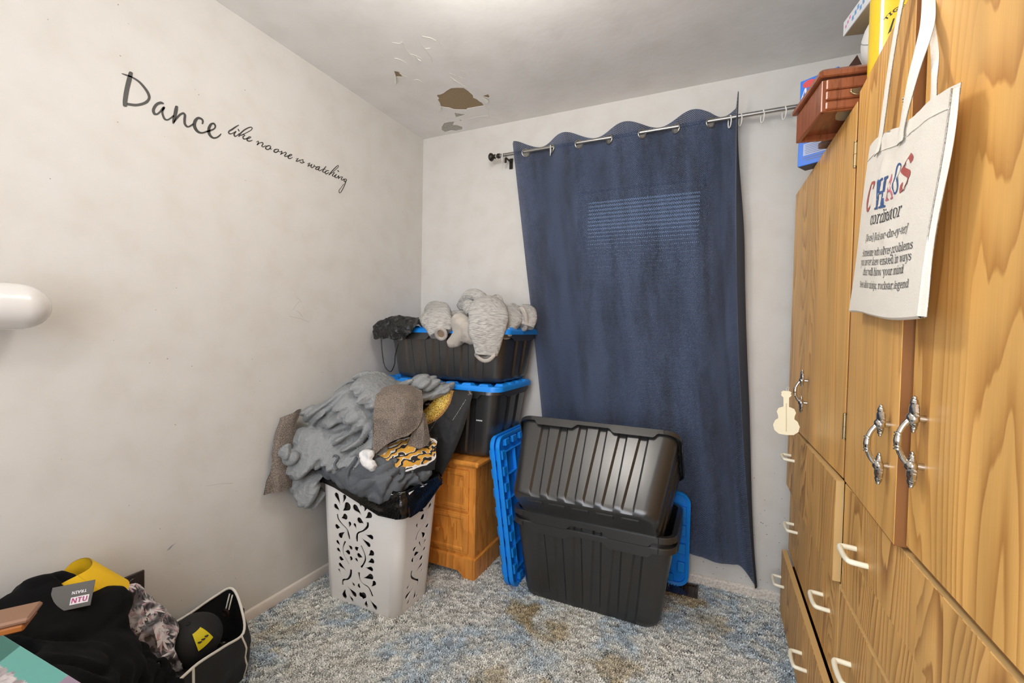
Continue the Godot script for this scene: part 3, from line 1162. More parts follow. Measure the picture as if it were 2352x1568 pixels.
func build_carpet():
	# shag pile: short twisted yarns, mottled blue, grey and cream, with brown spills
	var mb := MB.new()
	for k in 6:
		var a := TAU * k / 6.0 + 0.4
		var dir := Vector3(cos(a), 0, sin(a))
		var side := Vector3(-sin(a), 0, cos(a)) * 0.0021
		var b := dir * 0.0006
		var m := b + dir * 0.0034 + Vector3(0, 0.0072, 0)
		var tip := b + dir * 0.0088 + Vector3(0, 0.0098 + 0.0018 * (k % 2), 0)
		mb.quad(b - side * 0.8, m - side, m + side, b + side * 0.8)
		mb.quad(m - side, tip - side * 0.5, tip + side * 0.5, m + side)
	var tuft := mb.mesh(0)
	var n1 := noise(111, 2.2, 3)
	var n2 := noise(112, 6.0, 3)
	var spill := [[1.00, 0.60, 0.10, 0.8], [1.15, 0.63, 0.12, 0.7], [1.42, 0.72, 0.10, 0.55], [1.62, 0.16, 0.12, 0.9], [1.72, 0.30, 0.10, 0.5], [1.30, 0.98, 0.10, 0.75], [1.48, 0.86, 0.05, 0.8], [1.82, 0.85, 0.07, 0.85], [1.05, 1.0, 0.09, 0.5], [0.20, 1.15, 0.10, 0.3]]
	var tr := []
	var cl := []
	for k in 170000:
		var x := rng.randf_range(0.014, 2.04)
		var z := rng.randf_range(0.014, 1.62)
		if x > 1.555 and x < 1.692 and z > 0.03 and z < 0.15:
			continue
		if x < 0.02 + (z - 0.2) * 0.02 and rng.randf() < 0.7:
			continue
		if x > 0.99 and x < 1.51 and z > 0.15 and z < 0.44:      # under the black totes
			continue
		if x > 0.32 and x < 0.66 and z > 0.24 and z < 0.44:
			continue
		if x > 0.19 and x < 0.5 and z > 0.7 and z < 0.84:
			continue
		var s := rng.randf_range(0.75, 1.35)
		var t := Transform3D(Basis(Vector3.UP, rng.randf() * TAU).scaled(Vector3(s, s * rng.randf_range(0.4, 0.85), s)), Vector3(x, -0.001, z))
		var p := n1.get_noise_2d(x, z)
		var q := n2.get_noise_2d(x, z)
		var c := rgb(246, 247, 242).lerp(rgb(202, 220, 234), smoothstep(-0.15, 0.4, p + q * 0.7))
		c = c.lerp(rgb(248, 244, 232), clampf(q * 1.4, 0, 0.7))
		for e in spill:
			var d: float = Vector2(x - e[0], z - e[1]).length() / e[2] + q * 0.8
			if d < 1.0:
				c = c.lerp(rgb(184, 160, 112), e[3] * smoothstep(1.0, 0.35, d) * (0.6 + 0.4 * rng.randf()))
		var b := 1.05 * pow(rng.randf(), 0.24)
		c = Color(c.r * b, c.g * b, c.b * b).srgb_to_linear()
		tr.append(t)
		cl.append(c)
	var mm := MultiMesh.new()
	mm.transform_format = MultiMesh.TRANSFORM_3D
	mm.use_colors = true
	mm.mesh = tuft
	mm.instance_count = tr.size()
	for i in tr.size():
		mm.set_instance_transform(i, tr[i])
		mm.set_instance_color(i, cl[i])
	var o := MultiMeshInstance3D.new()
	o.name = "carpet_pile"
	o.multimesh = mm
	o.material_override = mat(Color.WHITE, 0.95, {"vertex_color_use_as_albedo": true, "backlight": Color(0.7, 0.7, 0.7)})
	add_child(o)
	o.set_meta("kind", "stuff")
	o.set_meta("label", "mottled blue and cream shag carpet pile with brown spills")
	o.set_meta("category", "carpet")

# ------------------------------------------------------------------ built-in closet along the right
const FACE := 2.045          # front of the doors
const CLOSET_TOP := 1.842

func ply_board(z0: float, z1: float, y0: float, y1: float, x0: float, x1: float, uvo: Vector2) -> MB:
	var mb := MB.new()
	mb.box(Vector3((x0 + x1) / 2, (y0 + y1) / 2, (z0 + z1) / 2), Vector3(x1 - x0, y1 - y0, z1 - z0), 0.0015, Basis.IDENTITY, uvo)
	return mb

# sheet of plywood 1.1 m by 1.3 m of figure
func ply_scaled(mb: MB) -> MB:
	for i in mb.uv.size():
		mb.uv[i] = Vector2(mb.uv[i].x / 1.1, mb.uv[i].y / 1.3)
	return mb

func drawer_pull(parent: Node, at: Vector3):
	# white wire pull: two feet along z, the grip stands off to -x and droops a little
	var mb := MB.new()
	var o := at
	var pts := spline([o + Vector3(0.004, 0.0, -0.043), o + Vector3(-0.026, 0.002, -0.042), o + Vector3(-0.034, 0.002, -0.034), o + Vector3(-0.036, 0.001, 0.0), o + Vector3(-0.034, 0.002, 0.034), o + Vector3(-0.026, 0.002, 0.042), o + Vector3(0.004, 0.0, 0.043)], 5)
	mb.tube(pts, 0.0061, 10)
	part(parent, "pull", mb.mesh(60), M.cream_plastic).set_meta("label", "cream U-shaped pull")

func ornate_handle(parent: Node, at: Vector3, swing := 0.0):
	# bail handle with leaf ends, grip to -x
	var mb := MB.new()
	var b := Basis(Vector3.UP, swing)
	var f := func(x, y, z): return at + b * Vector3(x, y * 0.92, z) * 0.82
	for s in [-1.0, 1.0]:
		var o: float = 0.052 * s
		mb.tube([f.call(0.002, o, 0), f.call(-0.02, o, 0)], [0.006, 0.0045], 8)
		mb.ball(f.call(-0.02, o, 0), Vector3(0.009, 0.011, 0.013), 10, b)
		mb.ball(f.call(-0.0185, o + s * 0.016, 0), Vector3(0.0065, 0.018, 0.013), 10, b)
		mb.ball(f.call(-0.0185, o + s * 0.034, 0), Vector3(0.006, 0.008, 0.009), 8, b)
		mb.ball(f.call(-0.0185, o + s * 0.044, 0), Vector3(0.0038, 0.0045, 0.0042), 8, b)
		for k in 4:
			for e in [-1.0, 1.0]:
				mb.ball(f.call(-0.018, o + s * (0.008 + k * 0.007), e * (0.0125 - k * 0.0015)), Vector3(0.0042, 0.004, 0.004), 6, b)
		mb.ball(f.call(-0.0185, o - s * 0.012, 0), Vector3(0.006, 0.008, 0.009), 8, b)
		mb.ball(f.call(-0.0185, o - s * 0.021, 0), Vector3(0.005, 0.005, 0.0062), 8, b)
		mb.ball(f.call(-0.0185, o - s * 0.028, 0), Vector3(0.003, 0.0035, 0.0035), 8, b)
	var pts := []
	var rr := []
	for i in 21:
		var t := float(i) / 20.0
		pts.append(f.call(-0.020 - 0.022 * pow(sin(PI * t), 0.6), lerpf(-0.05, 0.05, t), 0.0))
		rr.append(0.0046 + 0.0016 * exp(-pow((t - 0.5) / 0.12, 2)))
	mb.tube(pts, rr, 8)
	for t in [-0.018, -0.011, 0.0, 0.011, 0.018]:
		mb.ball(f.call(-0.042, t, 0), Vector3(0.0062, 0.0026 if t != 0.0 else 0.005, 0.0062), 10, b)
	part(parent, "handle", mb.mesh(50), M.chrome).set_meta("label", "ornate chrome bail handle with leaf ends")

func hinge(parent: Node, at: Vector3):
	var mb := MB.new()
	mb.tube([at + Vector3(0, -0.034, 0), at + Vector3(0, 0.034, 0)], 0.0042, 8)
	mb.box(at + Vector3(0.003, 0, 0.008), Vector3(0.0015, 0.062, 0.014), 0.0004)
	for k in 3:
		mb.ball(at + Vector3(0.0, (k - 1) * 0.03, 0), Vector3(0.0048, 0.002, 0.0048), 8)
	part(parent, "hinge", mb.mesh(), M.brass)

func build_closet():
	var t := thing("built_in_closet", "honey plywood built-in closet with doors over drawers along right wall", "closet", Vector3(2.34, 0, 1.4))
	var z0 := 0.1
	var z1 := 2.75
	var mb := MB.new()                # carcass: ends, top, floor, back, divider, rails
	mb.box(Vector3(2.345, CLOSET_TOP / 2, z0 + 0.009), Vector3(0.55, CLOSET_TOP, 0.018), 0.001)
	mb.box(Vector3(2.345, CLOSET_TOP / 2, z1 - 0.009), Vector3(0.55, CLOSET_TOP, 0.018), 0.001)
	mb.box(Vector3(2.345, CLOSET_TOP - 0.009, (z0 + z1) / 2), Vector3(0.55, 0.018, z1 - z0), 0.001)
	mb.box(Vector3(2.345, 0.03, (z0 + z1) / 2), Vector3(0.55, 0.018, z1 - z0), 0.001)
	mb.box(Vector3(2.612, CLOSET_TOP / 2, (z0 + z1) / 2), Vector3(0.012, CLOSET_TOP, z1 - z0), 0.001)
	mb.box(Vector3(2.345, 0.856, (z0 + z1) / 2), Vector3(0.55, 0.018, z1 - z0), 0.001)
	for z in [0.945, 1.355, 2.05]:
		mb.box(Vector3(2.345, CLOSET_TOP / 2, z), Vector3(0.53, CLOSET_TOP - 0.01, 0.018), 0.001)
	part(t, "carcass", mb.mesh(0), M.closet_inside)
	# face frame: rail over the doors and stiles
	mb = ply_board(z0, z1, CLOSET_TOP - 0.028, CLOSET_TOP, FACE + 0.021, FACE + 0.041, Vector2(0.5, 0.1))
	for z in [0.945, 1.352]:
		mb.add(ply_board(z - 0.014, z + 0.014, 0.86, CLOSET_TOP - 0.028, FACE + 0.021, FACE + 0.041, Vector2(0.2, 0.5)))
	part(t, "face_frame", ply_scaled(mb).mesh(0), M.ply)
	# doors
	var d := hinged_door(t, 0.104, 0.936, 0.862, CLOSET_TOP - 0.004, 1.2, true, Vector2(0.5, 0.65), M.ply)
	ornate_handle(d, Vector3(FACE - 0.016, 1.036, 0.5))
	hinge(d, Vector3(FACE - 0.002, 1.70, 0.943))
	hinge(d, Vector3(FACE - 0.002, 1.0, 0.943))
	d = hinged_door(t, 0.952, 1.345, 0.86, CLOSET_TOP + 0.012, 1.9, false, Vector2(0.75, 0.6), M.ply)
	ornate_handle(d, Vector3(FACE - 0.011, 1.03, 1.298), 0.035)
	d = hinged_door(t, 1.358, 2.04, 0.868, CLOSET_TOP + 0.012, 0.0, true, Vector2(0.42, 0.62), M.ply)
	ornate_handle(d, Vector3(FACE, 1.062, 1.415))
	hinged_door(t, 2.05, 2.74, 0.868, CLOSET_TOP, 0.0, true, Vector2(0.5, 0.6), M.ply)
	# drawers: [z0, z1, y0, y1, how far out, pulls at z]
	var rows := [
		[0.102, 0.934, 0.585, 0.853, 0.016, [0.24]],
		[0.102, 0.936, 0.302, 0.579, 0.0, [0.26, 0.80]],
		[0.102, 0.936, 0.024, 0.294, 0.024, [0.15, 0.66]],
		[0.951, 2.04, 0.585, 0.852, 0.0, [1.11, 1.88]],
		[0.951, 2.04, 0.302, 0.577, 0.002, [1.11, 1.88]],
		[0.951, 2.04, 0.024, 0.294, 0.0, [1.11, 1.88]]]
	var k := 0
	for r in rows:
		var x0: float = FACE + 0.002 - r[4]
		mb = ply_scaled(ply_board(r[0], r[1], r[2], r[3], x0, x0 + 0.019, Vector2(0.5 + 0.23 * k, 0.35 + 0.31 * k)))
		var o := part(t, "drawer", mb.mesh(0), M.ply_bold)
		mb = MB.new()                    # raw ply along the top edge and the near end
		mb.box(Vector3(x0 + 0.0095, r[3] + 0.0003, (r[0] + r[1]) / 2), Vector3(0.0175, 0.0012, r[1] - r[0] - 0.002), 0.0)
		mb.box(Vector3(x0 + 0.0095, (r[2] + r[3]) / 2, r[1] + 0.0003), Vector3(0.0175, r[3] - r[2] - 0.002, 0.0012), 0.0)
		part(o, "raw_edge", mb.mesh(0), M.ply_edge_light)
		mb = MB.new()                    # the box behind the front
		for s in [r[0] + 0.03, r[1] - 0.03]:
			mb.box(Vector3(x0 + 0.25, (r[2] + r[3]) / 2 - 0.02, s), Vector3(0.45, r[3] - r[2] - 0.07, 0.012), 0.001)
		mb.box(Vector3(x0 + 0.25, r[2] + 0.03, (r[0] + r[1]) / 2), Vector3(0.45, 0.008, r[1] - r[0] - 0.07), 0.001)
		part(o, "drawer_box", mb.mesh(0), M.closet_inside)
		for z in r[5]:
			drawer_pull(o, Vector3(x0, (r[2] + r[3]) / 2 + 0.014, z))
		k += 1
	# dark leaves of the far hinges, seen past the end
	for y in [1.69, 1.03]:
		mb = MB.new()
		mb.box(Vector3(FACE - 0.006, y, 0.097), Vector3(0.016, 0.06, 0.004), 0.0008)
		part(t, "hinge", mb.mesh(), M.dark_metal)

# a door board whose free edge stands off by some degrees; far_free: the free edge is the one nearer the back wall
func hinged_door(t: Node, z0: float, z1: float, y0: float, y1: float, deg: float, far_free: bool, uvo: Vector2, m: Material) -> MeshInstance3D:
	var mb := ply_scaled(ply_board(z0, z1, y0, y1, FACE, FACE + 0.02, uvo))
	var pivot := Vector3(FACE + 0.02, 0, z1 if far_free else z0)
	var b := Basis(Vector3.UP, deg_to_rad(deg) * (1.0 if far_free else -1.0))
	for i in mb.v.size():
		mb.v[i] = pivot + b * (mb.v[i] - pivot)
	var o := part(t, "door", mb.mesh(0), m)
	mb = MB.new()
	mb.box(Vector3(FACE + 0.01, (y0 + y1) / 2, z1 + 0.0003), Vector3(0.0185, y1 - y0 - 0.002, 0.0012), 0.0)
	mb.box(Vector3(FACE + 0.01, y0 - 0.0003, (z0 + z1) / 2), Vector3(0.0185, 0.0012, z1 - z0 - 0.002), 0.0)
	for i in mb.v.size():
		mb.v[i] = pivot + b * (mb.v[i] - pivot)
	part(o, "raw_edge", mb.mesh(0), M.ply_edge)
	return o

func build_closet_top():
	var y0 := CLOSET_TOP
	# guitar-shaped wooden tag on the far handle
	var g := PackedVector2Array()
	var half := [[0.0, -0.062], [0.022, -0.06], [0.036, -0.048], [0.040, -0.03], [0.034, -0.013], [0.024, -0.005], [0.025, 0.006], [0.029, 0.018], [0.024, 0.031], [0.013, 0.036], [0.0085, 0.037], [0.0085, 0.07], [0.013, 0.074], [0.016, 0.079], [0.013, 0.083], [0.016, 0.088], [0.010, 0.093]]
	for q in half:
		g.append(Vector2(q[0], q[1]))
	for i in range(half.size() - 1, 0, -1):
		g.append(Vector2(-half[i][0], half[i][1]))
	var c := Vector3(1.966, 0.945, 0.53)
	var t := thing("guitar_tag", "cream wooden guitar-shaped cut-out hanging from the far chrome handle", "ornament", c)
	var mb := MB.new()
	var b := Basis(Vector3.UP, -0.1) * Basis(Vector3.FORWARD, -0.03)
	mb.prism(g, c, b, 0.004)
	part(t, "cutout", mb.mesh(0), mat(rgb(246, 238, 208), 0.7))
	mb = MB.new()
	mb.box(c + b * Vector3(0, 0.0, 0.0045), Vector3(0.0022, 0.1, 0.001), 0.0, b)
	part(t, "seam", mb.mesh(0), mat(rgb(206, 192, 150), 0.8))
	mb = MB.new()
	mb.tube(spline([c + Vector3(0, 0.086, 0.002), c + Vector3(0.006, 0.10, -0.01), Vector3(1.974, 1.05, 0.502), c + Vector3(0.0, 0.1, -0.018), c + Vector3(0, 0.086, 0.0)], 4), 0.0008, 5)
	part(t, "string", mb.mesh(60), M.piping)

	# cereal box, turned, overhanging the closet top
	var e := Vector3(0.857, 0, 0.515)
	var n := Vector3(-0.515, 0, 0.857)
	var bb := Basis(e, Vector3.UP, n)
	var corner := Vector3(1.983, y0 + 0.001, 0.45)
	var w := 0.118
	var hh := 0.305
	c = corner + e * w / 2 - n * 0.03 + Vector3(0, hh / 2, 0)
	t = thing("cereal_box", "bright blue cereal box with white lettering behind wooden chest", "box", corner + e * w / 2 - n * 0.03)
	mb = MB.new()
	mb.box(c, Vector3(w, hh, 0.06), 0.0012, bb)
	part(t, "carton", mb.mesh(0), mat(rgb(20, 112, 222), 0.4))
	var place := func(q: Vector2): return corner + e * q.x + Vector3(0, q.y, 0) + n * 0.0006
	mb = MB.new()
	var tx := letters("Alpha-", true, true, 0.25)
	print_text(mb, tx, func(q: Vector2): return place.call(Vector2(0.058 + q.x * 0.034, 0.252 + q.y * 0.062)))
	tx = letters("Bits", true, true, 0.25)
	print_text(mb, tx, func(q: Vector2): return place.call(Vector2(0.07 + q.x * 0.034, 0.212 + q.y * 0.052)))
	part(t, "lettering", mb.mesh(0), M.white_ink)
	mb = MB.new()
	var disc := PackedVector2Array()
	for i in 20:
		disc.append(Vector2(0.028 + cos(TAU * i / 20) * 0.02, 0.287 + sin(TAU * i / 20) * 0.013))
	mb.prism(disc, corner + n * 0.0004, bb, 0.0004)
	part(t, "badge", mb.mesh(0), mat(rgb(206, 70, 74), 0.5))
	mb = MB.new()
	mb.box(corner + bb * Vector3(0.066, 0.13, 0.0004), Vector3(0.09, 0.085, 0.0006), 0.0, bb)
	part(t, "picture", mb.mesh(0), mat(rgb(34, 40, 60), 0.5))
	mb = MB.new()
	mb.box(corner + bb * Vector3(0.06, 0.055, 0.0004), Vector3(0.085, 0.042, 0.0006), 0.0, bb)
	part(t, "text_panel", mb.mesh(0), mat(rgb(176, 190, 224), 0.5))
	mb = MB.new()
	for k in 6:
		mb.box(corner + bb * Vector3(0.06 - 0.003 * (k % 3), 0.07 - k * 0.006, 0.0009), Vector3(0.075 - 0.008 * (k % 3), 0.0018, 0.0004), 0.0, bb)
	for k in 2:
		mb.box(corner + bb * Vector3(0.055, 0.026 - k * 0.008, 0.0007), Vector3(0.08 - 0.02 * k, 0.003, 0.0004), 0.0, bb)
	part(t, "small_print", mb.mesh(0), mat(rgb(110, 124, 170), 0.5))
	mb = MB.new()
	mb.box(corner + bb * Vector3(w / 2, -0.0002, -0.03), Vector3(w - 0.004, 0.0008, 0.056), 0.0, bb)
	part(t, "bottom_flap", mb.mesh(0), mat(rgb(92, 92, 98), 0.7))

	# wooden chest with drawers, jutting past the edge
	var yaw := Basis(Vector3.UP, 0.14)
	var o := Vector3(1.975, y0 + 0.002, 0.888)           # near left bottom corner
	t = thing("wooden_chest", "small brown wooden chest with brass pull jutting over closet edge", "chest", o + yaw * Vector3(0.13, 0, -0.105))
	var put := func(x, y, z): return o + yaw * Vector3(x, y, z)
	mb = MB.new()
	var cw := 0.27
	var cd := 0.21
	# body shell with a bottom recess
	mb.box(put.call(cw / 2, 0.043, -0.006), Vector3(cw, 0.086, 0.012), 0.002, yaw)
	mb.box(put.call(cw / 2, 0.043, -cd + 0.006), Vector3(cw, 0.086, 0.012), 0.002, yaw)
	mb.box(put.call(0.006, 0.043, -cd / 2), Vector3(0.012, 0.086, cd - 0.01), 0.002, yaw)
	mb.box(put.call(cw - 0.006, 0.043, -cd / 2), Vector3(0.012, 0.086, cd - 0.01), 0.002, yaw)
	mb.box(put.call(cw / 2, 0.02, -cd / 2), Vector3(cw - 0.01, 0.006, cd - 0.01), 0.0, yaw)
	part(t, "body", mb.mesh(0), M.cherry)
	for k in 3:
		mb = MB.new()
		mb.box(put.call(cw / 2, [0.07, 0.041, 0.014][k], 0.003), Vector3(cw - 0.018, [0.029, 0.025, 0.022][k], 0.008), 0.003, yaw)
		var dr := part(t, "drawer", mb.mesh(0), M.cherry)
		if k == 1:
			mb = MB.new()
			var pp := []
			for i in 9:
				var a := PI * i / 8.0
				pp.append(put.call(0.08 - cos(a) * 0.015, 0.042 - sin(a) * 0.012, 0.01 + sin(a) * 0.006))
			mb.tube(pp, 0.0018, 6)
			mb.box(put.call(0.08, 0.044, 0.0078), Vector3(0.03, 0.014, 0.002), 0.0009, yaw)
			for s in [-1.0, 1.0]:
				mb.ball(put.call(0.08 + s * 0.015, 0.042, 0.01), Vector3(0.004, 0.004, 0.004), 8)
			part(dr, "pull", mb.mesh(50), M.brass)
	mb = MB.new()                # lid with sloped moulding
	var rings := []
	for q in [[0.090, 0.006], [0.093, 0.010], [0.104, 0.010], [0.112, 0.002], [0.121, -0.012], [0.122, -0.02]]:
		var r := PackedVector3Array()
		for s in [[0, 0], [1, 0], [1, 1], [0, 1]]:
			r.append(put.call(lerpf(-q[1], cw + q[1], s[0]), q[0], lerpf(q[1], -cd - q[1], s[1])))
		rings.append(r)
	mb.loft(rings)
	part(t, "lid", mb.mesh(0), M.cherry)
	mb = MB.new()
	mb.box(put.call(cw / 2, 0.088, -cd / 2), Vector3(cw - 0.008, 0.008, cd - 0.008), 0.0, yaw)
	part(t, "lid_gap", mb.mesh(0), M.cherry_dark)
	mb = MB.new()                # torn tan lining under the bottom board
	var torn := PackedVector2Array([Vector2(0.05, -0.02), Vector2(0.09, -0.012), Vector2(0.15, -0.02), Vector2(0.17, -0.06), Vector2(0.12, -0.085), Vector2(0.09, -0.105), Vector2(0.075, -0.10), Vector2(0.065, -0.09), Vector2(0.055, -0.06)])
	mb.prism(torn, put.call(0, 0.0155, 0), yaw * Basis(Vector3(1, 0, 0), Vector3(0, 0, 1), Vector3(0, -1, 0)), 0.001)
	part(t, "torn_lining", mb.mesh(0), M.tan_card)

	# dark folded board standing behind the chest, and a strip of wood below it
	mb = MB.new()
	mb.prism(PackedVector2Array([Vector2(-0.055, 0), Vector2(0.055, 0), Vector2(0.012, 0.10)]), Vector3(2.075, y0 + 0.125, 0.715), yaw, 0.006)
	single("brown_board", "dark brown triangular board standing on the wooden chest", "board", mb.mesh(0), M.cherry_dark)
	mb = MB.new()
	mb.box(Vector3(2.12, y0 + 0.011, 0.6), Vector3(0.20, 0.018, 0.05), 0.002, Basis(Vector3.UP, 0.3))
	single("wood_strip", "narrow grey-brown wooden strip lying under the cereal box", "wood strip", mb.mesh(0), mat(rgb(120, 92, 76), 0.6))

	# printed yellow tin
	c = Vector3(2.112, y0 + 0.001, 1.0)
	t = thing("printed_tin", "tall yellow and white tin with round striped emblem", "tin", c)
	mb = MB.new()
	mb.lathe(c, [[0.0, 0.0], [0.062, 0.0], [0.063, 0.003], [0.063, 0.22], [0.062, 0.224], [0.0, 0.225]], 40)
	part(t, "body", mb.mesh(30), mat(rgb(238, 236, 230), 0.3))
	var around := func(a: float, y: float, r := 0.0634): return c + Vector3(cos(a) * r, y, sin(a) * r)
	for k in 2:                  # yellow fields with a white stripe between
		mb = MB.new()
		var a0: float = [2.55, 1.25][k]
		var a1: float = [3.3, 2.42][k]
		var yb: float = [0.012, 0.012][k]
		for i in 16:
			var t0 := lerpf(a0, a1, i / 16.0)
			var t1 := lerpf(a0, a1, (i + 1) / 16.0)
			mb.quad(around.call(t0, yb), around.call(t1, yb), around.call(t1, 0.205), around.call(t0, 0.205))
		part(t, "yellow_band", mb.mesh(60), mat(rgb(232, 196, 40), 0.3))
	mb = MB.new()                # emblem: arc of letters over black and gold stripes
	var ea := 1.95
	tx = letters("TIGERS", false, true)
	print_text(mb, tx, func(q: Vector2): return around.call(ea - sin(q.x * 0.5) * (0.036 + q.y * 0.012) / 0.0634, 0.10 + cos(q.x * 0.5) * (0.036 + q.y * 0.012), 0.0638))
	for k in 5:
		var px := -0.02 + k * 0.009
		mb.quad(around.call(ea - px / 0.0634, 0.088 + k * 0.004, 0.0638), around.call(ea - (px + 0.006) / 0.0634, 0.092 + k * 0.004, 0.0638), around.call(ea - (px + 0.012) / 0.0634, 0.118 + 0.002 * k, 0.0638), around.call(ea - (px + 0.009) / 0.0634, 0.118 + 0.002 * k, 0.0638))
	part(t, "emblem_print", mb.mesh(0), M.ink)

	# white ball behind the tin
	c = Vector3(2.19, y0 + 0.228, 0.765)
	t = thing("ball", "white ball with grey seams on the wooden chest behind the tin", "ball", c)
	mb = MB.new()
	mb.ball(c, Vector3.ONE * 0.103, 36)
	part(t, "shell", mb.mesh(80), mat(rgb(226, 226, 224), 0.45))
	for k in 3:
		mb = MB.new()
		var sp := []
		var rb := Basis(Vector3(0.3, 1, 0.2).normalized(), k * 1.1) * Basis(Vector3.FORWARD, k * 0.8)
		for i in 40:
			var a := TAU * i / 40.0
			sp.append(c + rb * (Vector3(cos(a), 0.35 * sin(2 * a), sin(a)).normalized() * 0.1025))
		mb.tube(sp, 0.0015, 5, false, true)
		part(t, "seam", mb.mesh(60), mat(rgb(150, 150, 152), 0.6))

	# flat game box laid across tin and ball
	var gy := y0 + 0.333
	bb = Basis(Vector3.UP, 0.19)
	o = Vector3(2.068, gy, 0.635)
	t = thing("game_box", "flat white box with blue and pink side print laid on top of the white ball", "box", o + Vector3(0.14, 0, 0.14))
	mb = MB.new()
	mb.box(o + bb * Vector3(0.14, 0.022, 0.14), Vector3(0.28, 0.044, 0.28), 0.001, bb)
	part(t, "lid", mb.mesh(0), mat(rgb(222, 224, 226), 0.45))
	mb = MB.new()
	mb.box(o + bb * Vector3(0.141, 0.0003, 0.141), Vector3(0.276, 0.0016, 0.276), 0.0, bb)
	part(t, "base", mb.mesh(0), M.tan_card)
	mb = MB.new()
	for k in 14:
		mb.box(o + bb * Vector3(-0.0003, 0.024 + 0.006 * (k % 3 - 1), 0.06 + k * 0.015), Vector3(0.0008, 0.012, 0.010), 0.0, bb)
	part(t, "side_print", mb.mesh(0), mat(rgb(108, 156, 206), 0.6))
	mb = MB.new()
	for k in 3:
		mb.box(o + bb * Vector3(-0.0003, 0.02 + 0.006 * k, 0.018 + k * 0.012), Vector3(0.0008, 0.008, 0.008), 0.0, bb)
	part(t, "pink_print", mb.mesh(0), mat(rgb(214, 130, 170), 0.6))

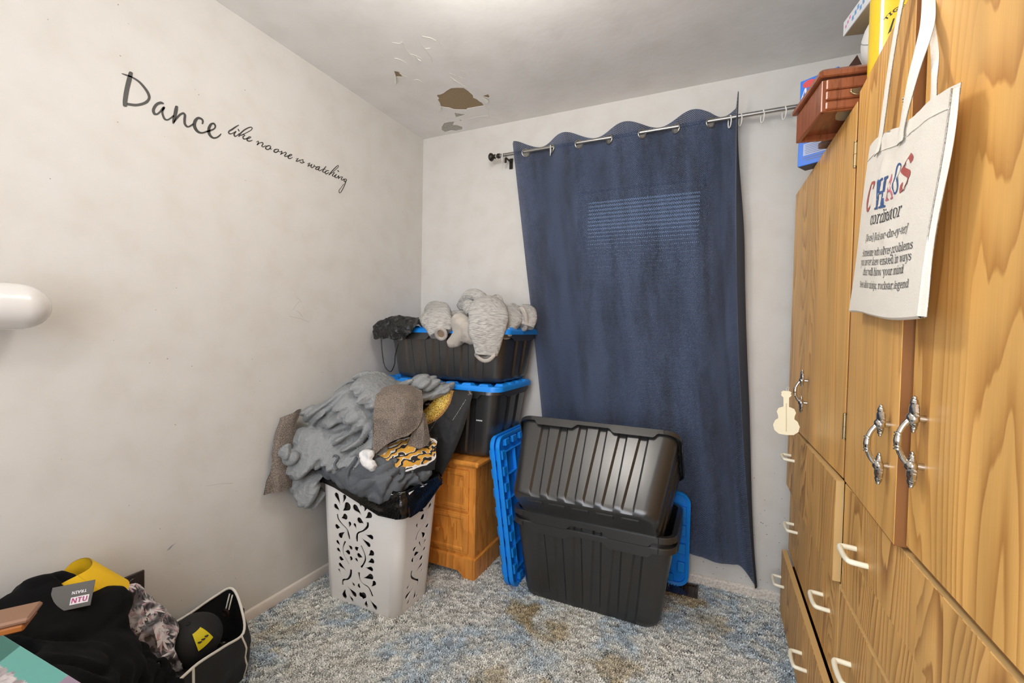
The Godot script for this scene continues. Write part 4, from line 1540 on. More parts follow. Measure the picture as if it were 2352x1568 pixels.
func build_tote_bag():
	# corners of the front panel: top left/right, bottom left/right (left = towards the back wall)
	var tl := Vector3(2.024, 1.648, 1.14)
	var tr := Vector3(2.012, 1.570, 1.547)
	var bl := Vector3(2.014, 1.289, 1.073)
	var br := Vector3(2.0, 1.267, 1.50)
	var nz := noise(131, 6.0, 3)
	var nr := noise(132, 4.0, 2, true)
	# u across, v down; front of the bag
	var front := func(u: float, v: float) -> Vector3:
		var p := tl.lerp(tr, u).lerp(bl.lerp(br, u), v)
		var belly := sin(PI * clampf(u, 0, 1)) * (0.25 + 0.75 * sin(PI * clampf(v, 0, 1) * 0.8 + 0.2))
		p.x -= 0.007 * belly
		p.x -= 0.0045 * nr.get_noise_2d(u * 0.7 + v * 0.5, v * 0.5) * sin(PI * clampf(u, 0, 1)) * clampf(1.0 - v * 0.7, 0.2, 1)
		p.y += 0.006 * sin(u * 9.0) * (1.0 - v) * (1.0 - v) + 0.006 * sin(u * 5.0 + 1.0) * v * v
		p.z += 0.008 * sin(v * 7.0) * (u - 0.5)
		return p
	var t := thing("canvas_tote_bag", "cream canvas tote bag with printed words hung on the closet door", "tote bag", Vector3(1.99, 1.26, 1.43))
	var pts := []
	for j in 41:
		var row := []
		for i in 41:
			row.append(front.call(i / 40.0, j / 40.0))
		pts.append(row)
	part(t, "front_panel", net(pts, null, null, null, 0.0015), M.canvas)
	# gusset and back panel
	pts = []
	for j in 25:
		var v := j / 24.0
		var a: Vector3 = front.call(1.0, v)
		var bk := Vector3(a.x + 0.009, a.y - 0.003, a.z - 0.004 + 0.004 * sin(v * 8))
		var row := []
		for i in 7:
			var s := i / 6.0
			var p := a.lerp(bk, s)
			p.z += 0.010 * sin(PI * s) * (0.4 + v) - 0.012 * sin(TAU * s) * 0.4
			row.append(p)
		pts.append(row)
	part(t, "side_gusset", net(pts, null, null, null, 0.0012), M.canvas)
	pts = []
	for j in 13:
		var row := []
		for i in 13:
			var p: Vector3 = front.call(i / 12.0, j / 12.0)
			p.x += 0.009
			p.y += 0.006 * (1.0 - j / 12.0)
			row.append(p)
		pts.append(row)
	part(t, "back_panel", net(pts, null, null, null, 0.0012), M.canvas)
	pts = []
	for j in 5:
		var row := []
		for i in 25:
			var p: Vector3 = front.call(i / 24.0, 1.0)
			p.x += 0.009 * j / 4.0
			p.y -= 0.004 * sin(PI * j / 4.0)
			row.append(p)
		pts.append(row)
	part(t, "bottom_panel", net(pts, null, null, null, 0.0012), M.canvas)
	var mb := MB.new()                 # hem stitched along the top
	var hp := []
	for i in 30:
		var p: Vector3 = front.call(i / 29.0, 0.085)
		hp.append(p - Vector3(0.0006, 0, 0))
	mb.tube(hp, 0.0009, 5)
	part(t, "hem_stitch", mb.mesh(60), M.canvas)
	# straps over the corner of the open door
	var strap := func(path: Array, across: Array):
		var sp := spline(path, 8)
		var ac := spline(across, 8)
		var rows := []
		for i in sp.size():
			var row := []
			for k in 5:
				row.append(sp[i] + ac[i] * (k / 4.0 - 0.5) + Vector3(-0.0015 * sin(PI * k / 4.0), 0, 0))
			rows.append(row)
		return net(rows, null, null, null, 0.002)
	var zc := Vector3(0, 0, 0.026)
	part(t, "strap", strap.call([front.call(0.25, 0.1) - Vector3(0.002, 0, 0), front.call(0.25, 0.0) - Vector3(0.002, 0, 0), Vector3(2.018, 1.747, 1.279), Vector3(2.018, 1.835, 1.325), Vector3(2.026, 1.862, 1.33), Vector3(2.044, 1.864, 1.332)], [zc, zc, zc, zc, zc * 0.9, zc * 0.9]), M.canvas)
	part(t, "strap", strap.call([front.call(0.6, 0.1) - Vector3(0.002, 0, 0), front.call(0.6, 0.0) - Vector3(0.002, 0, 0), Vector3(2.010, 1.655, 1.42), Vector3(2.018, 1.70, 1.425), Vector3(2.030, 1.745, 1.402), Vector3(2.038, 1.80, 1.375), Vector3(2.044, 1.862, 1.35)], [zc, zc, Vector3(0.008, 0.004, 0.02), Vector3(0.014, 0.006, 0.013), Vector3(0.016, 0.004, 0.008), Vector3(0.016, 0, 0.004), Vector3(0.016, 0, 0.004)]), M.canvas)
	part(t, "strap", strap.call([Vector3(2.022, 1.575, 1.465), Vector3(2.026, 1.62, 1.452), Vector3(2.034, 1.68, 1.425), Vector3(2.040, 1.76, 1.385), Vector3(2.043, 1.85, 1.362)], [zc, zc * 0.7, Vector3(0.006, 0, 0.008), Vector3(0.006, 0, 0.004), Vector3(0.006, 0, 0.004)]), M.canvas)
	# small chain hanging out of the bag's mouth
	mb = MB.new()
	for k in 9:
		mb.ball(front.call(0.585, 0.0) + Vector3(-0.004, -0.002 + k * 0.0055, 0.003 + 0.002 * sin(k * 1.3)), Vector3(0.003, 0.0032, 0.003), 6)
	part(t, "bead_chain", mb.mesh(50), M.chrome)
	# print
	var lines := [
		["C", 0.185, 0.325, 0.20, 0.235, true, true, 0.0, "ink_red"],
		["H", 0.395, 0.325, 0.225, 0.235, true, true, 0.0, "ink_blue"],
		["A", 0.535, 0.31, 0.13, 0.19, true, false, 0.0, "ink_pink"],
		["O", 0.60, 0.285, 0.10, 0.22, true, false, -0.15, "ink_blue"],
		["S", 0.705, 0.285, 0.20, 0.24, true, true, 0.15, "ink_red"],
		["coordinator", 0.487, 0.455, 0.080, 0.095, true, false, 0.1, "ink"],
		["['ka-os] [koh-awr-dn-ey-ter]", 0.515, 0.562, 0.0475, 0.055, true, false, 0.1, "ink"],
		["Someone who solves problems", 0.545, 0.648, 0.0475, 0.058, true, false, 0.0, "ink"],
		["you never knew existed in ways", 0.53, 0.702, 0.0475, 0.058, true, false, 0.0, "ink"],
		["that will blow your mind", 0.55, 0.76, 0.0485, 0.058, true, false, 0.0, "ink"],
		["See also: ninja; rockstar; legend", 0.555, 0.835, 0.046, 0.054, true, false, 0.0, "ink"]]
	for l in lines:
		var mbl := MB.new()
		var tx := letters(l[0], l[5], l[6], l[7])
		print_text(mbl, tx, func(q: Vector2):
			var p: Vector3 = front.call(l[1] + q.x * l[3], l[2] - q.y * l[4])
			return p - Vector3(0.0009, 0, 0))
		part(t, "lettering", mbl.mesh(0), M[l[8]])

# ------------------------------------------------------------------ storage totes (local: base centre at the origin, long side along x)
func panel_marks(wide: int, w_top: float, w_bot: float) -> Array:
	# boundaries of raised panels along a side: [s at top, s at bottom, level before, level after]
	var wt := []
	var wb := []
	for k in wide * 2 - 1:
		wt.append(w_top if k % 2 == 0 else 1.0)
		wb.append(w_bot if k % 2 == 0 else 1.0)
	var st := 0.0
	var sb := 0.0
	for k in wt.size():
		st += wt[k]
		sb += wb[k]
	var out := []
	var a := 0.0
	var b := 0.0
	for k in wt.size() - 1:
		a += wt[k] / st
		b += wb[k] / sb
		out.append([a, b, 1.0 if k % 2 == 0 else 0.0, 0.0 if k % 2 == 0 else 1.0])
	return out

func tote_ring(L: float, D: float, r: float, y: float, t: float, marks_x: Array, marks_z: Array, depth: float) -> PackedVector3Array:
	var out := PackedVector3Array()
	var a := L / 2 - r
	var c := D / 2 - r
	for k in 4:
		var sx: float = [1, -1, -1, 1][k]
		var sz: float = [1, 1, -1, -1][k]
		for i in 7:
			var an := PI / 2 * (k + i / 6.0)
			out.append(Vector3(sx * a + cos(an) * (r + depth), y, sz * c + sin(an) * (r + depth)))
		var marks: Array = marks_x if k % 2 == 0 else marks_z
		for m in marks:
			var s := lerpf(m[1], m[0], t)
			var e := 0.0045 / (2 * (a if k % 2 == 0 else c))
			for q in 2:
				var ss: float = s + (e if q == 1 else -e)
				var off: float = depth * (m[3] if q == 1 else m[2])
				match k:
					0: out.append(Vector3(lerpf(a, -a, ss), y, D / 2 + off))
					1: out.append(Vector3(-L / 2 - off, y, lerpf(c, -c, ss)))
					2: out.append(Vector3(lerpf(-a, a, ss), y, -D / 2 - off))
					3: out.append(Vector3(L / 2 + off, y, lerpf(-c, c, ss)))
	return out

func tote_parts(t: Node3D, Lt: float, Dt: float, Lb: float, Db: float, H: float, m: Material):
	var mx := panel_marks(7, 1.8, 0.75)
	var mz := panel_marks(3, 1.6, 1.1)
	var r := 0.05
	var mb := MB.new()
	var rings := []
	for q in [[0.0, -0.014, 0.0], [0.004, -0.004, 0.0], [0.014, 0.0, 0.004], [0.03, 0.0, 0.0085], [H * 0.5, 0.0, 0.0085], [H - 0.02, 0.0, 0.0085], [H - 0.012, 0.0, 0.004]]:
		var f: float = q[0] / H
		rings.append(tote_ring(lerpf(Lb, Lt, f) + q[1] * 2, lerpf(Db, Dt, f) + q[1] * 2, r, q[0], f, mx, mz, q[2]))
	# inside: back down to the floor
	for q in [[H - 0.012, -0.003], [H * 0.5, -0.003], [0.008, -0.004]]:
		var f: float = q[0] / H
		rings.append(tote_ring(lerpf(Lb, Lt, f) + q[1] * 2, lerpf(Db, Dt, f) + q[1] * 2, r, q[0], f, mx, mz, 0.0))
	mb.loft(rings)
	part(t, "body", mb.mesh(28), m, true)
	# underside feet
	mb = MB.new()
	mb.box(Vector3.ZERO, Vector3(Lb * 0.12, 0.008, 0.03), 0.003)
	var foot := mb.mesh(0)
	for k in 5:
		for s in [-1.0, 1.0]:
			part(t, "foot", foot, m, true).position = Vector3((k - 2) * Lb * 0.17, 0.0, s * Db * 0.36)
	# rim: rolled lip with stepped lower edge
	mb = MB.new()
	var sx := []
	var sz := []
	for k in 41:
		sx.append([k / 40.0, k / 40.0, 0.0, 0.0])
	for k in 9:
		sz.append([k / 8.0, k / 8.0, 0.0, 0.0])
	var g := 0.022
	rings = []
	for q in [[H - 0.013, -0.002, 0], [H - 0.004, -0.003, 0], [H, 0.0, 0], [H, g - 0.004, 0], [H - 0.004, g, 0], [H - 0.024, g + 0.001, 1], [H - 0.024, g - 0.003, 1], [H - 0.006, g - 0.003, 0], [H - 0.013, 0.004, 0]]:
		var ring := tote_ring(Lt + q[1] * 2, Dt + q[1] * 2, r + q[1], q[0], 1.0, sx, sz, 0.0)
		if q[2] == 1:
			for i in ring.size():
				var p := ring[i]
				var u := p.x / (Lt / 2)
				var drop := 0.0
				if absf(p.z) > Dt / 2 - 0.01:
					drop = 0.020 * smoothstep(0.80, 0.74, absf(u)) * smoothstep(0.20, 0.27, absf(u))
				else:
					drop = 0.016 * smoothstep(0.75, 0.6, absf(p.z) / (Dt / 2))
				ring[i].y -= drop
		rings.append(ring)
	rings.append(rings[0])
	mb.loft(rings, false, false)
	part(t, "rim", mb.mesh(35), m, true)

# snap lid, top up, lip bottom at y = 0
func lid_mesh(L: float, D: float) -> ArrayMesh:
	var mb := MB.new()
	var r := 0.055
	var rings := []
	for q in [[0.016, -0.016], [0.004, -0.016], [0.0, -0.003], [0.0, 0.0], [0.018, 0.0], [0.024, -0.004], [0.026, -0.010], [0.022, -0.022]]:
		rings.append(rrect(0, q[0], 0, L + q[1] * 2, D + q[1] * 2, r + q[1], 8))
	mb.loft(rings, true, true)
	# raised blocks round the top
	var nx := 7
	for k in nx:
		for s in [-1.0, 1.0]:
			raised(mb, Vector3((k - (nx - 1) / 2.0) * (L - 0.08) / nx, 0.022, s * (D / 2 - 0.03)), Vector3((L - 0.08) / nx * 0.62, 0.013, 0.05))
	for k in 4:
		for s in [-1.0, 1.0]:
			raised(mb, Vector3(s * (L / 2 - 0.03), 0.022, (k - 1.5) * (D - 0.08) / 4), Vector3(0.05, 0.013, (D - 0.08) / 4 * 0.62))
	# ribs of the underside
	for k in 6:
		mb.box(Vector3((k - 2.5) * (L - 0.16) / 5, 0.008, 0), Vector3(0.007, 0.018, D - 0.12), 0.002)
	for k in 4:
		mb.box(Vector3(0, 0.008, (k - 1.5) * (D - 0.13) / 3), Vector3(L - 0.15, 0.018, 0.007), 0.002)
	for k in 8:
		for s in [-1.0, 1.0]:
			mb.box(Vector3((k - 3.5) * (L - 0.1) / 8, 0.007, s * (D / 2 - 0.036)), Vector3((L - 0.1) / 8 * 0.55, 0.02, 0.034), 0.003)
	for k in 4:
		for s in [-1.0, 1.0]:
			mb.box(Vector3(s * (L / 2 - 0.036), 0.007, (k - 1.5) * (D - 0.1) / 4), Vector3(0.034, 0.02, (D - 0.1) / 4 * 0.55), 0.003)
	return mb.mesh(35)

func raised(mb: MB, at: Vector3, size: Vector3):
	var rings := []
	for q in [[0.0, 1.0], [1.0, 0.72]]:
		var ring := PackedVector3Array()
		for s in [[1, 1], [-1, 1], [-1, -1], [1, -1]]:
			ring.append(at + Vector3(s[0] * (size.x / 2 - (1.0 - q[1]) * 0.03), q[0] * size.y, s[1] * (size.z / 2 - (1.0 - q[1]) * 0.03)))
		rings.append(ring)
	mb.loft(rings, false, true)

func tote_mark(t: Node3D, at: Vector3, w: float):
	var mb := MB.new()
	for k in 4:
		mb.box(at + Vector3((k - 1.5) * w / 4, 0, 0), Vector3(w / 5.5, 0.006, 0.001), 0.0)
	part(t, "maker_mark", mb.mesh(0), M.sticker, true)

func build_nightstand_stack():
	# pine nightstand
	var x0 := 0.285
	var x1 := 0.69
	var z0 := 0.212
	var z1 := 0.474
	var t := thing("nightstand", "orange pine nightstand with two panelled drawers behind the hamper", "nightstand", Vector3((x0 + x1) / 2, 0, (z0 + z1) / 2))
	var mid := Vector3((x0 + x1) / 2, 0, (z0 + z1) / 2)
	var mb := MB.new()
	mb.box(mid + Vector3(0, 0.325, 0), Vector3(x1 - x0, 0.47, z1 - z0), 0.002)
	part(t, "body", mb.mesh(0), M.pine)
	mb = MB.new()
	var rings := []
	for q in [[0.555, 0.004], [0.561, 0.018], [0.572, 0.026], [0.582, 0.027], [0.590, 0.02], [0.592, 0.01]]:
		rings.append(rrect(mid.x, q[0], mid.z, x1 - x0 + q[1] * 2, z1 - z0 + q[1] * 2, 0.006, 2))
	mb.loft(rings)
	part(t, "top", mb.mesh(30), M.pine)
	# plinth with a scalloped front
	var pl := PackedVector2Array()
	var pw := x1 - x0 + 0.018
	pl.append(Vector2(0, 0))
	pl.append(Vector2(0, 0.1))
	pl.append(Vector2(pw, 0.1))
	pl.append(Vector2(pw, 0))
	pl.append(Vector2(pw - 0.06, 0))
	for k in 9:
		var a := k / 8.0
		pl.append(Vector2(pw - 0.06 - 0.045 * a, 0.035 * sin(PI / 2 * a)))
	for k in 9:
		var a := k / 8.0
		pl.append(Vector2(0.06 + 0.045 * (1.0 - a), 0.035 * cos(PI / 2 * a)))
	mb = MB.new()
	mb.prism(pl, Vector3(x0 - 0.009, 0.002, z1 - 0.006), Basis.IDENTITY, 0.018)
	mb.box(Vector3(x1 + 0.001, 0.052, mid.z), Vector3(0.018, 0.1, z1 - z0 + 0.0), 0.002)
	mb.box(Vector3(x0 - 0.001, 0.052, mid.z), Vector3(0.018, 0.1, z1 - z0 + 0.0), 0.002)
	part(t, "plinth", mb.mesh(0), M.pine)
	mb = MB.new()
	rings = []
	for q in [[0.100, 0.011], [0.106, 0.010], [0.112, 0.002]]:
		rings.append(rrect(mid.x, q[0], mid.z, x1 - x0 + q[1] * 2, z1 - z0 + q[1] * 2, 0.004, 1))
	mb.loft(rings)
	part(t, "plinth_moulding", mb.mesh(0), M.pine)
	for y in [[0.125, 0.325], [0.335, 0.54]]:
		mb = MB.new()
		mb.box(Vector3(mid.x, (y[0] + y[1]) / 2, z1 + 0.004), Vector3(x1 - x0 - 0.07, y[1] - y[0], 0.012), 0.003)
		var cz := z1 + 0.01
		rings = []
		for q in [[0.0, 0.0], [0.004, 0.004], [0.004, 0.014], [0.0005, 0.02]]:
			var ring := PackedVector3Array()
			for s in [[-1, -1], [1, -1], [1, 1], [-1, 1]]:
				ring.append(Vector3(mid.x + s[0] * ((x1 - x0 - 0.07) / 2 - 0.012 - q[1]), (y[0] + y[1]) / 2 + s[1] * ((y[1] - y[0]) / 2 - 0.012 - q[1]), cz + q[0]))
			rings.append(ring)
		mb.loft(rings, false, true)
		var d := part(t, "drawer", mb.mesh(0), M.pine)
		mb = MB.new()
		mb.lathe(Vector3(mid.x, (y[0] + y[1]) / 2, cz), [[0.006, 0.0], [0.006, 0.01], [0.013, 0.016], [0.015, 0.022], [0.01, 0.027], [0.0, 0.028]], 16, Basis(Vector3.RIGHT, PI / 2))
		part(d, "knob", mb.mesh(50), M.pine)
	# two closed totes on it
	var a := thing("storage_tote", "lower black tote with bright blue lid standing on the nightstand", "tote", Vector3(0.425, 0.594, 0.245), "closed totes stacked in the corner")
	tote_parts(a, 0.70, 0.395, 0.60, 0.34, 0.345, M.tote_black)
	var l := part(a, "lid", lid_mesh(0.755, 0.445), M.tote_blue, true)
	l.position = Vector3(0, 0.337, 0)
	l.set_meta("label", "bright blue snap lid with raised blocks")
	tote_mark(a, Vector3(0.26, 0.19, 0.196), 0.035)
	var b := thing("storage_tote", "upper black tote under the grey fleece garment", "tote", Vector3(0.465, 0.969, 0.245), "closed totes stacked in the corner")
	tote_parts(b, 0.69, 0.39, 0.62, 0.345, 0.25, M.tote_black)
	l = part(b, "lid", lid_mesh(0.745, 0.44), M.tote_blue, true)
	l.position = Vector3(0, 0.242, 0)
	l.set_meta("label", "bright blue snap lid with raised blocks")

func build_black_totes():
	var a := thing("storage_tote", "lowest open black tote standing on the carpet before curtain", "tote", Vector3(1.252, 0.002, 0.287), "open black totes by the curtain")
	tote_parts(a, 0.685, 0.39, 0.58, 0.35, 0.365, M.tote_black)
	var b := thing("storage_tote", "black tote nested in the lowest one, its rim just above", "tote", Vector3(1.252, 0.046, 0.287), "open black totes by the curtain")
	tote_parts(b, 0.685, 0.39, 0.565, 0.335, 0.365, M.tote_black)
	var c := thing("storage_tote", "black ribbed tote tipped back on top of the nested totes", "tote", Vector3(1.25, 0.415, 0.507), "open black totes by the curtain")
	tote_parts(c, 0.695, 0.385, 0.59, 0.345, 0.37, M.tote_black)
	c.rotation = Vector3(deg_to_rad(-43), 0, 0)
	# loose lids
	var lm := lid_mesh(0.72, 0.44)
	var lean := deg_to_rad(8)
	var u := Vector3(-sin(lean), cos(lean), 0)
	var n := Vector3(-cos(lean), -sin(lean), 0)
	var spots := [[0.905, "blue tote lid leaning on edge with its ribbed underside showing"], [0.876, "blue tote lid leaning behind the ribbed one, beside the nightstand"]]
	for s in spots:
		var o := single("tote_lid", s[1], "lid", lm, M.tote_blue, "loose blue tote lids")
		o.transform = Transform3D(Basis(u, n, Vector3(0, 0, 1)), Vector3(s[0], 0.003, 0.248) + u * 0.36)
	var o := single("tote_lid", "blue tote lid standing behind the black totes against curtain", "lid", lid_mesh(0.73, 0.46), M.tote_blue, "loose blue tote lids")
	o.transform = Transform3D(Basis(Vector3(1, 0, 0), Vector3(0, 0, -1), Vector3(0, 1, 0)), Vector3(1.282, 0.235, 0.077))
	var mb := MB.new()
	mb.box(Vector3(0.361, 0.01, -0.12), Vector3(0.001, 0.012, 0.07), 0.0)
	part(get_node("tote_lid"), "paper_label", mb.mesh(0), M.sticker, true)

# ------------------------------------------------------------------ pierced hamper and the laundry in it
func drop_poly(q: Array) -> PackedVector2Array:
	var h := Vector2(q[0], q[1])
	var d := Vector2(q[2], q[3]) - h
	var r: float = q[4] * 1.22
	var an := d.angle()
	var out := PackedVector2Array()
	for i in 11:
		var a := an + 1.25 + (TAU - 2.5) * i / 10.0
		out.append(h + Vector2(cos(a), sin(a)) * r)
	out.append(h + d * 0.55 + d.orthogonal().normalized() * r * 0.28)
	out.append(h + d)
	out.append(h + d * 0.55 - d.orthogonal().normalized() * r * 0.55)
	return out

func stem_poly(q: Array) -> PackedVector2Array:
	var pts := []
	for i in range(0, q.size(), 3):
		pts.append(Vector3(q[i], q[i + 1], q[i + 2]))
	var sp := spline(pts, 4)
	var l := PackedVector2Array()
	var r := PackedVector2Array()
	for i in sp.size():
		var a: Vector3 = sp[max(0, i - 1)]
		var b: Vector3 = sp[min(sp.size() - 1, i + 1)]
		var t: Vector2 = Vector2(b.x - a.x, b.y - a.y).normalized().orthogonal() * max(sp[i].z, 0.0016) * 0.5
		l.append(Vector2(sp[i].x, sp[i].y) + t)
		r.append(Vector2(sp[i].x, sp[i].y) - t)
	r.reverse()
	l.append_array(r)
	return l

func hamper_ring(y: float, grow: float, n := 9) -> PackedVector3Array:
	var f := y / 0.55
	return rrect(lerpf(0.347, 0.362, f), y, lerpf(0.767, 0.768, f), lerpf(0.402, 0.455, f) + grow * 2, lerpf(0.236, 0.285, f) + grow * 2, 0.045 + grow, n)

func build_hamper():
	var t := thing("laundry_hamper", "white plastic hamper with pierced leaf pattern, lined in black", "hamper", Vector3(0.35, 0, 0.767))
	var mb := MB.new()
	var rings := []
	for q in [[0.002, -0.006], [0.008, 0.0], [0.3, 0.0], [0.53, 0.0], [0.534, 0.006], [0.55, 0.007], [0.553, 0.0], [0.55, -0.004], [0.3, -0.004], [0.012, -0.005]]:
		rings.append(hamper_ring(q[0], q[1]))
	mb.loft(rings)
	var root := CSGCombiner3D.new()
	root.name = "basket"
	t.add_child(root)
	root.position = -t.position
	var sh := CSGMesh3D.new()
	sh.name = "shell"
	sh.mesh = mb.mesh(40)
	sh.material = M.hamper
	root.add_child(sh)
	var cuts := []
	for q in FRONT_DROPS:
		cuts.append([drop_poly(q), 0])
	for q in FRONT_STEMS:
		cuts.append([stem_poly(q), 0])
	for q in SIDE_DROPS:
		cuts.append([drop_poly(q), 1])
	for q in SIDE_STEMS:
		cuts.append([stem_poly(q), 1])
	for c in cuts:
		var pg := CSGPolygon3D.new()
		pg.name = "piercing"
		pg.polygon = c[0]
		pg.depth = 0.1
		pg.operation = CSGShape3D.OPERATION_SUBTRACTION
		pg.material = M.hamper
		if c[1] == 0:
			pg.transform = Transform3D(Basis.IDENTITY, Vector3(0, 0, 0.95))
		else:       # polygon x is world z
			pg.transform = Transform3D(Basis(Vector3(0, 0, 1), Vector3(0, 1, 0), Vector3(-1, 0, 0)), Vector3(0.52, 0, 0))
		root.add_child(pg, true)
	# bin liner: inside skin, over the rim, slack edge outside
	mb = MB.new()
	rings = []
	for q in [[0.02, -0.012], [0.3, -0.010], [0.545, -0.008]]:
		rings.append(hamper_ring(q[0], q[1], 12))
	mb.loft(rings, true, false)
	part(t, "liner_inside", mb.mesh(50), M.liner)
	var nz := noise(141, 9.0, 3)
	var nr := noise(142, 14.0, 2, true)
	var rows := []
	var base := []
	for k in 4:
		var ring := hamper_ring(0.55, 0.0, 12)
		base = Array(ring)
	base = spline(base, 4, true)
	for j in 15:
		var row := []
		for i in base.size() + 1:
			var b: Vector3 = base[i % base.size()]
			var out := Vector3(b.x - 0.362, 0, b.z - 0.768).normalized()
			var sag := exp(-pow(Vector2(b.x - 0.50, b.z - 0.91).length() / 0.17, 2))
			sag += 0.55 * exp(-pow(Vector2(b.x - 0.59, b.z - 0.78).length() / 0.12, 2))
			var s := j / 14.0
			var g := 0.0
			var y := 0.0
			if s < 0.3:
				g = lerpf(-0.03, 0.004, s / 0.3)
				y = lerpf(0.545, 0.564, s / 0.3)
			else:
				var q := (s - 0.3) / 0.7
				g = 0.004 + 0.014 * sin(PI * 0.6 * q)
				y = 0.564 - q * (0.022 + 0.085 * sag)
			var p := Vector3(b.x, y, b.z) + out * g
			p += out * (0.007 * nr.get_noise_3d(b.x * 0.8, s * 0.12 + b.y, b.z * 0.8) + 0.004 * nz.get_noise_3dv(p * 2.0)) * clampf(s * 2, 0, 1)
			p.y += 0.008 * nz.get_noise_2d(b.x * 3.0 + b.z * 5.0, 1.0) * s
			row.append(p)
		rows.append(row)
	part(t, "liner_skirt", net(rows), M.liner).set_meta("label", "crinkled black bin liner folded over the rim")

func build_hamper_laundry():
	var id := Basis.IDENTITY
	var big := noise(151, 5.0, 2, true, 0.09)
	var fine := noise(152, 15.0, 2, true, 0.04)
	# grey bed sheet
	var m := cloth([
		[Vector3(0.19, 0.79, 0.80), Vector3(0.30, 0.86, 0.75), 0.13, 0.15],
		[Vector3(0.15, 0.72, 0.86), Vector3(0.075, 0.66, 0.96), 0.10, 0.06],
		[Vector3(0.09, 0.80, 0.91), Vector3(0.075, 0.66, 0.975), 0.05, 0.05],
		[Vector3(0.075, 0.66, 0.975), Vector3(0.10, 0.49, 0.95), 0.052, 0.045],
		[Vector3(0.24, 0.66, 0.87), Vector3(0.40, 0.67, 0.84), 0.085, 0.07],
		[Vector3(0.35, 0.93, 0.68), Vector3(0.45, 0.945, 0.59), 0.05, 0.042],
		[Vector3(0.45, 0.945, 0.59), Vector3(0.535, 0.94, 0.53), 0.04, 0.03]],
		0.0055, 0.06, [[noise(151, 1.5, 2), 0.052, Vector3(4.0, 8.0, 4.0), 1.5, 1], [noise(152, 1.8, 2), 0.034, Vector3(10.0, -4.0, 7.0), 1.2, 1], [noise(154, 2.6, 2), 0.012, Vector3(-9.0, 15.0, 12.0), 1.3]], -9.0, 0.012)
	single("bed_sheet", "crumpled grey bed sheet heaped on the hamper", "sheet", m, M.sheet)
	# brown grey fleece throw
	var nf := noise(153, 9.0, 2)
	var ruck := func(p: Vector3, u: float, v: float): return p + Vector3(0.4, 0.1, 1.0) * 0.012 * nf.get_noise_3dv(p) + Vector3(0, 0, 0.006) * sin(u * 9.0 + v * 4.0)
	var t := thing("fleece_throw", "brown grey fleece throw draped across the grey sheet", "throw", Vector3(0.4, 0.55, 0.8))
	part(t, "drape", patch([
		[Vector3(0.37, 0.955, 0.80), Vector3(0.41, 0.975, 0.75), Vector3(0.46, 0.97, 0.70), Vector3(0.50, 0.945, 0.66)],
		[Vector3(0.405, 0.93, 0.86), Vector3(0.45, 0.945, 0.82), Vector3(0.505, 0.935, 0.765), Vector3(0.54, 0.90, 0.71)],
		[Vector3(0.425, 0.87, 0.89), Vector3(0.47, 0.865, 0.87), Vector3(0.525, 0.865, 0.82), Vector3(0.565, 0.85, 0.75)],
		[Vector3(0.44, 0.79, 0.915), Vector3(0.475, 0.79, 0.90), Vector3(0.52, 0.80, 0.86), Vector3(0.565, 0.805, 0.78)],
		[Vector3(0.455, 0.70, 0.935), Vector3(0.475, 0.72, 0.92), Vector3(0.51, 0.755, 0.88), Vector3(0.55, 0.775, 0.82)]], 10, 8, ruck, 0.008), M.towel)
	part(t, "fold", patch([
		[Vector3(0.53, 0.90, 0.70), Vector3(0.545, 0.87, 0.72), Vector3(0.55, 0.85, 0.70)],
		[Vector3(0.54, 0.80, 0.76), Vector3(0.575, 0.79, 0.75), Vector3(0.58, 0.78, 0.72)],
		[Vector3(0.535, 0.735, 0.80), Vector3(0.585, 0.73, 0.765), Vector3(0.59, 0.74, 0.72)],
		[Vector3(0.545, 0.715, 0.80), Vector3(0.59, 0.715, 0.77), Vector3(0.595, 0.73, 0.73)]], 8, 8, ruck, 0.01), M.towel)
	part(t, "trailing_end", patch([
		[Vector3(0.045, 0.86, 0.95), Vector3(0.05, 0.85, 0.99), Vector3(0.03, 0.83, 1.02)],
		[Vector3(0.05, 0.74, 0.98), Vector3(0.055, 0.74, 1.03), Vector3(0.03, 0.73, 1.065)],
		[Vector3(0.055, 0.62, 1.0), Vector3(0.06, 0.62, 1.05), Vector3(0.035, 0.62, 1.09)],
		[Vector3(0.06, 0.53, 1.01), Vector3(0.065, 0.525, 1.065), Vector3(0.035, 0.525, 1.11)]], 8, 8, ruck, 0.008), M.towel)
	# sweatpants spilling over the front
	m = cloth([
		[Vector3(0.20, 0.605, 0.89), Vector3(0.47, 0.605, 0.875), 0.055, 0.07],
		[Vector3(0.47, 0.605, 0.875), Vector3(0.555, 0.60, 0.76), 0.065, 0.055],
		[Vector3(0.30, 0.575, 0.905), Vector3(0.50, 0.55, 0.905), 0.045, 0.045]],
		0.0065, 0.05, [[noise(161, 3.5, 2), 0.030, Vector3(4.0, 9.0, 3.0), 1.8, 1], [noise(165, 4.5, 2), 0.014, Vector3(-10.0, 8.0, 6.0), 1.5]], 0.5)
	t = thing("sweatpants", "charcoal sweatpants bunched over the black hamper liner", "sweatpants", Vector3(0.4, 0.5, 0.88))
	part(t, "legs", m, M.jersey)
	var mb := MB.new()
	mb.tube(spline([Vector3(0.245, 0.655, 0.945), Vector3(0.25, 0.675, 0.94), Vector3(0.275, 0.67, 0.945), Vector3(0.27, 0.645, 0.958), Vector3(0.29, 0.625, 0.965)], 5), 0.005, 7)
	part(t, "drawstring", mb.mesh(60), M.jersey)
